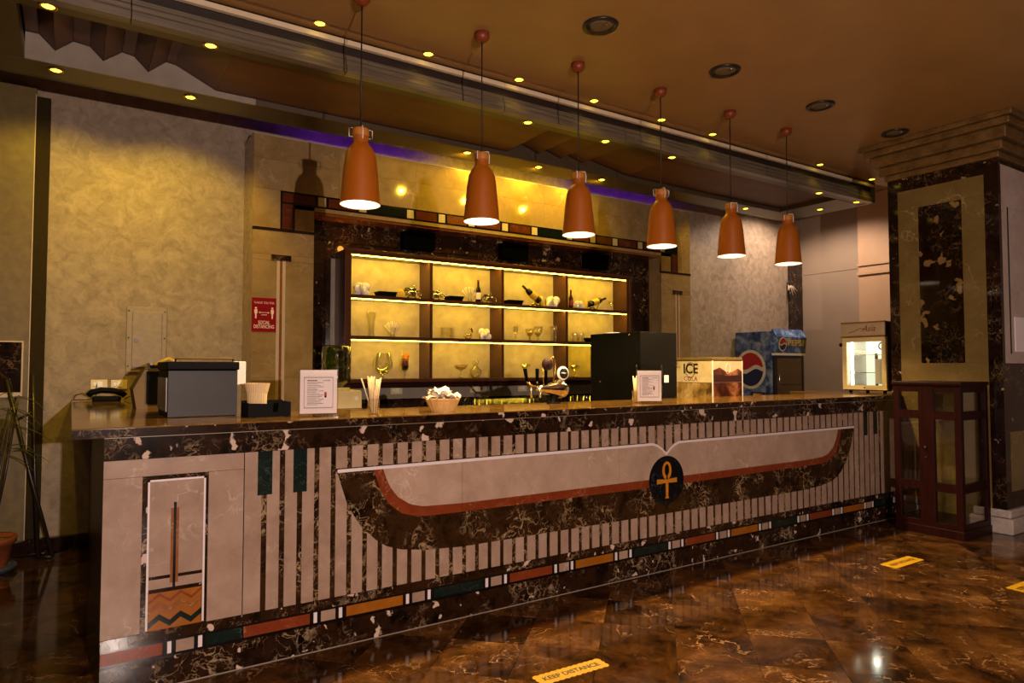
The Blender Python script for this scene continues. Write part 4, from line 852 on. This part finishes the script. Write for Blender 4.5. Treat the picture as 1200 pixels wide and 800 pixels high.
B().prism(circle(cy, 1.36, .245, .27), LFp, 0, .003).mk('side_logo', 'pepsi_white', t)
for up, m in ((True, 'pepsi_red'), (False, 'pepsi_blue')): B().prism(wave(cy, 1.36, .205, up, ry=.23), LFp, .003, .005).mk('side_logo', m, t)
B().prism(rect(-.06, .16, .93, 1.05), LFp, 0, .003).mk('side_plate', 'pepsi_blue', t); B().prism(rect(-.02, .13, .96, 1.03), LFp, .003, .004).mk('side_plate', 'label_yellow', t)
# counter-top display fridge
t = thing('display_fridge', 'small lit glass-door display fridge with cream header on the bar end', 'fridge', (6.80, .43, ZT)); x0, x1, y0, y1, H = -.21, .21, -.225, .225, .715
for yy in (y0 + .05, y1 - .05): 
    for xx in (x0 + .05, x1 - .05): B().lathe([(.015, 0), (.018, .02)], (xx, yy, 0), 12).mk('foot', 'black_plastic', t)
box('bottom', x0 + .02, x1, y0, y1, .02, .05, 'mahogany', t); box('top', x0, x1, y0, y1, .56, H, 'mahogany', t, .004)
box('side_wall', x0 + .02, x1, y0, y0 + .02, .05, .56, 'mahogany', t); box('side_wall', x0 + .02, x1, y1 - .02, y1, .05, .56, 'mahogany', t); box('rear_wall', x1 - .02, x1, y0 + .02, y1 - .02, .05, .56, 'fridge_lit', t)
box('liner', x0 + .03, x1 - .021, y1 - .024, y1 - .021, .05, .56, 'white_plastic', t); box('liner', x0 + .03, x1 - .021, y0 + .021, y0 + .024, .05, .56, 'white_plastic', t)
box('vent_plate', x0 + .12, x1 - .06, y0 - .004, y0, .2, .46, 'black_matte', t)
box('header', x0 - .025, x0, y0, y1, .575, .705, 'trim_cream', t, .006); box('header_rail', x0 - .03, x0 + .01, y0 - .002, y1 + .002, .562, .575, 'inlay_brown', t); box('header_rail', x0 - .028, x0 + .01, y0 - .002, y1 + .002, .705, .718, 'inlay_brown', t)
text('header_lettering', 'Asia', .085, lambda a, b, d: (x0 - .025 - d, -a, b), 'cola_red', t, .06, .62, d=.001, shear=.5, width=.14); B().tube([(x0 - .026, .14, .61), (x0 - .026, .08, .625), (x0 - .026, .03, .65), (x0 - .026, -.02, .645)], .0035, 6).mk('header_flourish', 'cola_red', t, True)
door = B().box(x0 - .01, x0 + .02, y0, y1, .03, .075).box(x0 - .01, x0 + .02, y0, y1, .515, .56).box(x0 - .01, x0 + .02, y0, y0 + .045, .075, .515).box(x0 - .01, x0 + .02, y1 - .045, y1, .075, .515).mk('door_frame', 'cream_plastic', t)
dchild(box('door_glass', x0 + .002, x0 + .005, y0 + .045, y1 - .045, .075, .515, 'pane_glass', t)); dchild(B().ell((x0 - .012, .0, .05), .004, .008, .006).mk('lock', 'black_plastic', t)); dchild(B().ell((x0 - .01, y1 + .014, .49), .02, .016, .02).mk('hinge_knob', 'black_plastic', t, True))
B().tube([(x0 + .05, y1 - .07, .07), (x0 + .05, y1 - .07, .54)], .014, 10).mk('light_tube', 'tube_emit', t, True)
for z in (.20, .38): box('wire_shelf', x0 + .06, x1 - .03, y0 + .03, y1 - .03, z, z + .006, 'chrome', t)
B().tube([(x0 + .10 , -.13 + .035 * math.cos(2 * PI * i / 20), .47 + .035 * math.sin(2 * PI * i / 20)) for i in range(21)], .006, 6).mk('thermostat_ring', 'steel_dark', t, True)
box('price_card', x0 + .05, x0 + .053, -.16, -.08, .09, .34, 'white_plastic', t); box('inner_post', x0 + .2, x0 + .22, -.02, .0, .05, .40, 'steel_dark', t)
light('fridge_light', 'POINT', (x0 + .12, 0, .45), 1.6, (1., 1., .85), t, shadow_soft_size=.03)
# social distancing notice
t = thing('wall_notice', 'dark red social distancing notice on the stone surround', 'sign', (1.218, YP - .001, 1.685)); box('plate', -.10, .10, -.004, 0, 0, .288, 'sign_red', t)
FRs = lambda a, b, d: (a, -.004 - d, b)
text('lettering', 'THANK YOU FOR', .026, FRs, 'sign_text', t, 0, .237, width=.165); text('lettering', 'SOCIAL', .042, FRs, 'sign_text', t, 0, .065, width=.095, bold=.0006); text('lettering', 'DISTANCING', .042, FRs, 'sign_text', t, 0, .030, width=.165, bold=.0006)
for s in (-1, 1):
    b = B().prism(circle(s * .067, .200, .009, n=14), FRs, 0, .001); b.prism([(s * .067 - .013, .182), (s * .067 - .009, .189), (s * .067 + .009, .189), (s * .067 + .013, .182), (s * .067 + .011, .155), (s * .067 + .006, .150), (s * .067 + .005, .112), (s * .067 - .005, .112), (s * .067 - .006, .150), (s * .067 - .011, .155)], FRs, 0, .001); b.mk('figure', 'sign_text', t)
b = B().prism(rect(-.035, .035, .161, .165), FRs, 0, .001)
for s in (-1, 1): b.prism([(s * .045, .163), (s * .03, .171), (s * .03, .155)][::s], FRs, 0, .001)
b.mk('arrow', 'sign_text', t); b = B()
for i in range(4): b.box(-.022 + .012 * i, -.014 + .012 * i, -.005, -.004, .140, .147)
b.mk('small_print', 'sign_text', t)
# fuse box in the plaster wall
t = thing('fuse_box', 'plaster-coloured fuse box door set in the wall', 'fuse box', (.375, YW, 1.345)); box('frame', -.145, .145, -.018, 0, 0, .535, 'fuse_paint', t, .004); box('door', -.105, .11, -.032, -.018, .04, .495, 'fuse_paint', t, .004); box('lock', -.09, -.06, -.038, -.032, .25, .275, 'steel_dark', t)
for a, b in ((-.13, .05), (-.13, .28), (-.13, .5), (.13, .05), (.13, .28), (.13, .5)): B().ell((a, -.019, b), .006, .003, .006, 8, 6).mk('screw', 'steel_dark', t)
# wall sconce ornament at the right end of the wall
t = thing('wall_sconce', 'small pale twig-shaped ornament at the far end of the back wall', 'ornament', (8.98, YW - .03, 2.60))
for i in range(5): a = -1.2 + .6 * i; B().tube([(0, 0, .05), (.07 * math.sin(a), -.05, .02 - .03 * math.cos(a)), (.12 * math.sin(a), -.08, -.02 - .1 * math.cos(a))], .012, 6, .006).mk('twig', 'trim_cream', t, True)
B().ell((0, -.01, .06), .035, .02, .06).mk('stem_plate', 'steel_dark', t, True)

# unseen lamp added in the raised ceiling to brighten the right wall
t = downlight(8.25, 2.2, 'added unseen lit downlight in the raised ceiling by the right wall'); t.location.z = 3.85
light('added_wall_light', 'SPOT', (0, 0, -.03), 210, (1.0, .76, .60), t, spot_size=math.radians(150), spot_blend=.5, shadow_soft_size=.07)

# ------------------------------------------------------------------ pillar and glass cabinet at the right
PXL, PY0, PY1, PZ = 6.40, -.855, .062, 3.165
pl = thing('pillar', 'square pillar clad in olive stone panels and black marble borders', 'pillar', (6.9, -.4, 0)); ox, oy = -6.9, .4
def pb(n, x0, x1, y0, y1, z0, z1, m, bv=0): return box(n, x0 + ox, x1 + ox, y0 + oy, y1 + oy, z0, z1, m, pl, bv)
pb('core', PXL + .02, 7.32, PY0 + .02, PY1, .0, 3.5, 'dark_marble_black')
for z0, z1 in ((.0, .9), (.9, 1.8), (1.8, 2.55), (2.55, PZ)):
    pb('border_slab', PXL, PXL + .02, PY1 - .09, PY1, z0 + .001, z1 - .001, 'dark_marble_black'); pb('border_slab', PXL, PXL + .02, PY0, PY0 + .105, z0 + .001, z1 - .001, 'dark_marble_black')
pb('border_slab', PXL, PXL + .02, PY0 + .106, PY1 - .091, 3.045, PZ, 'dark_marble_black')
pb('stone_slab', PXL, PXL + .02, PY0 + .106, PY1 - .091, 1.0, 1.424, 'pillar_beige'); pb('stone_slab', PXL, PXL + .02, PY0 + .106, PY1 - .091, 2.866, 3.044, 'pillar_beige')
pb('stone_slab', PXL, PXL + .02, PY0 + .106, -.572, 1.425, 2.865, 'pillar_beige'); pb('stone_slab', PXL, PXL + .02, -.208, PY1 - .091, 1.425, 2.865, 'pillar_beige')
pb('dark_inset', PXL + .004, PXL + .02, -.5715, -.2085, 1.4255, 2.8645, 'inset_marble'); pb('lower_slab', PXL, PXL + .02, PY0 + .106, PY1 - .091, .2, .999, 'pillar_beige')
# front face
pb('border_slab', PXL + .001, PXL + .05, PY0 - .001, PY0 + .018, .2, PZ, 'dark_marble_black')
pb('pink_slab', PXL + .05, 6.56, PY0, PY0 + .02, 1.42, 3.12, 'pillar_pink'); pb('pink_slab', 7.16, 7.32, PY0, PY0 + .02, 1.42, 3.12, 'pillar_pink'); pb('pink_slab', 6.561, 7.159, PY0, PY0 + .02, 2.76, 3.12, 'pillar_pink'); pb('pink_slab', 6.561, 7.159, PY0, PY0 + .02, 1.42, 1.50, 'pillar_pink')
pb('frame_line', 6.561, 6.575, PY0 - .004, PY0 + .02, 1.50, 2.76, 'black_plastic'); pb('mirror_panel', 6.575, 7.159, PY0 + .004, PY0 + .02, 1.5, 2.76, 'pillar_pink')
pb('dark_band', PXL + .05, 7.32, PY0 - .001, PY0 + .02, .86, 1.419, 'dark_marble_black'); pb('lower_slab', 6.50, 7.25, PY0 - .002, PY0 + .02, .34, .84, 'pillar_beige'); pb('dark_band', PXL + .05, 7.32, PY0 - .001, PY0 + .018, .2, .86, 'dark_marble_black')
pb('notice_sheet', 6.66, 6.90, PY0 - .002, PY0 + .004, 1.52, 1.82, 'paper')
pb('plinth', PXL - .03, 7.35, PY0 - .05, PY1, 0, .13, 'plinth_white', .01); pb('plinth_cap', PXL - .01, 7.33, PY0 - .03, PY1, .13, .2, 'plinth_white', .015)
for i, (z0, z1, e) in enumerate(((PZ + .001, 3.22, .02), (3.22, 3.30, .06), (3.30, 3.40, .11), (3.40, 3.46, .15), (3.46, 3.509, .18))): pb('crown_step', PXL - e, 7.32 + e, PY0 - e, min(PY1 + e, .70), z0, z1, 'crown_marble', .012)
gc = thing('glass_cabinet', 'dark mahogany cabinet with glass doors standing before the pillar', 'cabinet', (6.10, -.50, 0)); x0, x1, y0, y1, H = -.25, .24, -.26, .27, 1.265
box('plinth', x0 - .01, x1, y0 - .01, y1, 0, .07, 'mahogany', gc, .006); box('floor_board', x0, x1, y0, y1, .07, .11, 'mahogany', gc); box('top_board', x0 - .012, x1, y0 - .012, y1 + .012, H - .03, H, 'mahogany', gc, .006)
for a in (x0, x1 - .05):
    for b in (y0, y1 - .05): box('post', a, a + .05, b, b + .05, .11, H - .03, 'mahogany', gc, .003)
box('rear_panel', x1 - .012, x1 - .004, y0 + .05, y1 - .05, .11, H - .03, 'olive_paint', gc)
for z in (.40, .99): box('cross_rail', x0 + .002, x0 + .04, y0 + .05, y1 - .05, z - .035, z + .035, 'mahogany', gc); box('cross_rail', x0 + .05, x1 - .05, y0 + .002, y0 + .04, z - .035, z + .035, 'mahogany', gc); box('glass_shelf', x0 + .05, x1 - .05, y0 + .05, y1 - .05, z, z + .008, 'pane_glass', gc)
box('head_rail', x0 + .002, x0 + .045, y0 + .05, y1 - .05, H - .085, H - .03, 'mahogany', gc); box('head_rail', x0 + .05, x1 - .05, y0 + .002, y0 + .045, H - .085, H - .03, 'mahogany', gc)
box('door_stile', x0 - .002, x0 + .04, -.055, .065, .11, H - .03, 'mahogany', gc, .003); B().ell((x0 - .012, .01, .72), .012, .009, .012).mk('knob', 'chrome', gc, True); B().ell((x0 - .008, .01, .64), .006, .006, .006).mk('lock', 'chrome', gc, True)
for a, b in ((y0 + .05, -.055), (.065, y1 - .05)):
    for z0, z1 in ((.11, .365), (.435, .955), (1.025, H - .085)): box('pane', x0 + .015, x0 + .019, a, b, z0, z1, 'pane_glass', gc)
for z0, z1 in ((.11, .365), (.435, .955), (1.025, H - .085)): box('pane', x0 + .05, x1 - .05, y0 + .015, y0 + .019, z0, z1, 'pane_glass', gc)

# ------------------------------------------------------------------ floor tapes
def tape(loc, rz, label, w=.37, h=.085, sc=1.):
    t = thing('floor_tape', label, 'floor sticker', loc, rz, 'yellow keep distance stickers'); n = 24; pts = []
    for i in range(n + 1): pts.append((-w / 2 + w * i / n, -h / 2 - (.006 if i % 2 else 0)))
    for i in range(7): pts.append((w / 2 + (.006 if i % 2 else 0), -h / 2 + h * i / 6))
    for i in range(n + 1): pts.append((w / 2 - w * i / n, h / 2 + (.006 if i % 2 else 0)))
    for i in range(7): pts.append((-w / 2 - (.006 if i % 2 else 0), h / 2 - h * i / 6))
    B().prism(pts, FL(0), .0002, .0012).mk('strip', 'tape_yellow', t); text('lettering', 'KEEP DISTANCE', .046, lambda a, b, d: (a, b, .0012 + d), 'tape_black', t, 0, -.016, d=.0004, width=.31 * sc, bold=.0012)
tape((1.80, -.862, 0), math.radians(-2), 'yellow keep distance sticker nearest the camera, before the bar')
tape((4.84, -.79, 0), math.radians(0), 'yellow keep distance sticker before the glass cabinet', .38, .11); tape((4.99, -1.50, 0), math.radians(-2), 'yellow keep distance sticker at the right edge of the floor', .37, .11)

# ------------------------------------------------------------------ left corner: pot, canes, easel
t = thing('flower_pot', 'brown ribbed clay flower pot with a spindly palm in the left corner', 'potted plant', (-.575, 2.46, 0))
B().lathe([(0, 0), (.13, 0), (.16, .03), (.155, .04), (0, .03)], n=32).mk('saucer', 'saucer', t, True)
v = []; f = []; n = 48; prof = [(.10, .035), (.135, .19), (.15, .19), (.155, .23), (.14, .235), (.13, .205)]
for r, z in prof:
    for i in range(n): a = 2 * PI * i / n; q = r * (1 + (.02 if i % 2 and z < .19 else 0)); v.append((q * math.cos(a), q * math.sin(a), z))
for j in range(len(prof) - 1):
    for i in range(n): f.append((j * n + i, j * n + (i + 1) % n, (j + 1) * n + (i + 1) % n, (j + 1) * n + i))
mk('pot', v, f, 'pot_clay', t, True); B().lathe([(.13, .205), (.06, .215), (0, .21)], n=24).mk('soil', 'soil', t, True)
random.seed(21)
for i in range(4): B().tube([(random.uniform(-.03, .03), random.uniform(-.03, .03), .2), (-.02 + .03 * i, random.uniform(-.05, .05), .62), (.02 + .04 * i, random.uniform(-.05, .05), .95 + .08 * i)], .010, 8, .006).mk('stem', 'cane', t, True)
for i in range(16):
    a = random.uniform(-.9, .9) + (PI if i % 3 == 0 else 0); z = random.uniform(.75, 1.3); L = random.uniform(.14, .3); x = random.uniform(-.02, .12); b = B(); q = []
    for kq in range(6):
        s = kq / 5; q += [(x + math.cos(a) * L * s, math.sin(a) * L * s - .012 * math.sin(PI * s), z + .1 * s - .2 * s * s), (x + math.cos(a) * L * s, math.sin(a) * L * s + .012 * math.sin(PI * s) + .001, z + .1 * s - .2 * s * s + .004)]
    b.add(q, [(2 * j, 2 * j + 1, 2 * j + 3, 2 * j + 2) for j in range(5)]); b.mk('leaf', 'leaf', t)
t = thing('folded_easel', 'dark folded wooden easel leaning in the left corner', 'easel', (-.27, 2.64, 0))
B().tube([(.05, 0, .012), (-.10, .08, .60), (-.26, .12, 1.30)], .013, 10).mk('leg', 'cane', t, True); B().tube([(-.04, .04, .012), (-.075, .09, .65), (-.105, .15, 1.33)], .012, 10).mk('leg', 'cane', t, True); B().tube([(.05, 0, .012), (-.04, .04, .012)], .010, 8).mk('foot_bar', 'cane', t, True); B().tube([(-.19, .115, 1.0), (-.095, .13, 1.06)], .009, 8).mk('brace', 'cane', t, True)
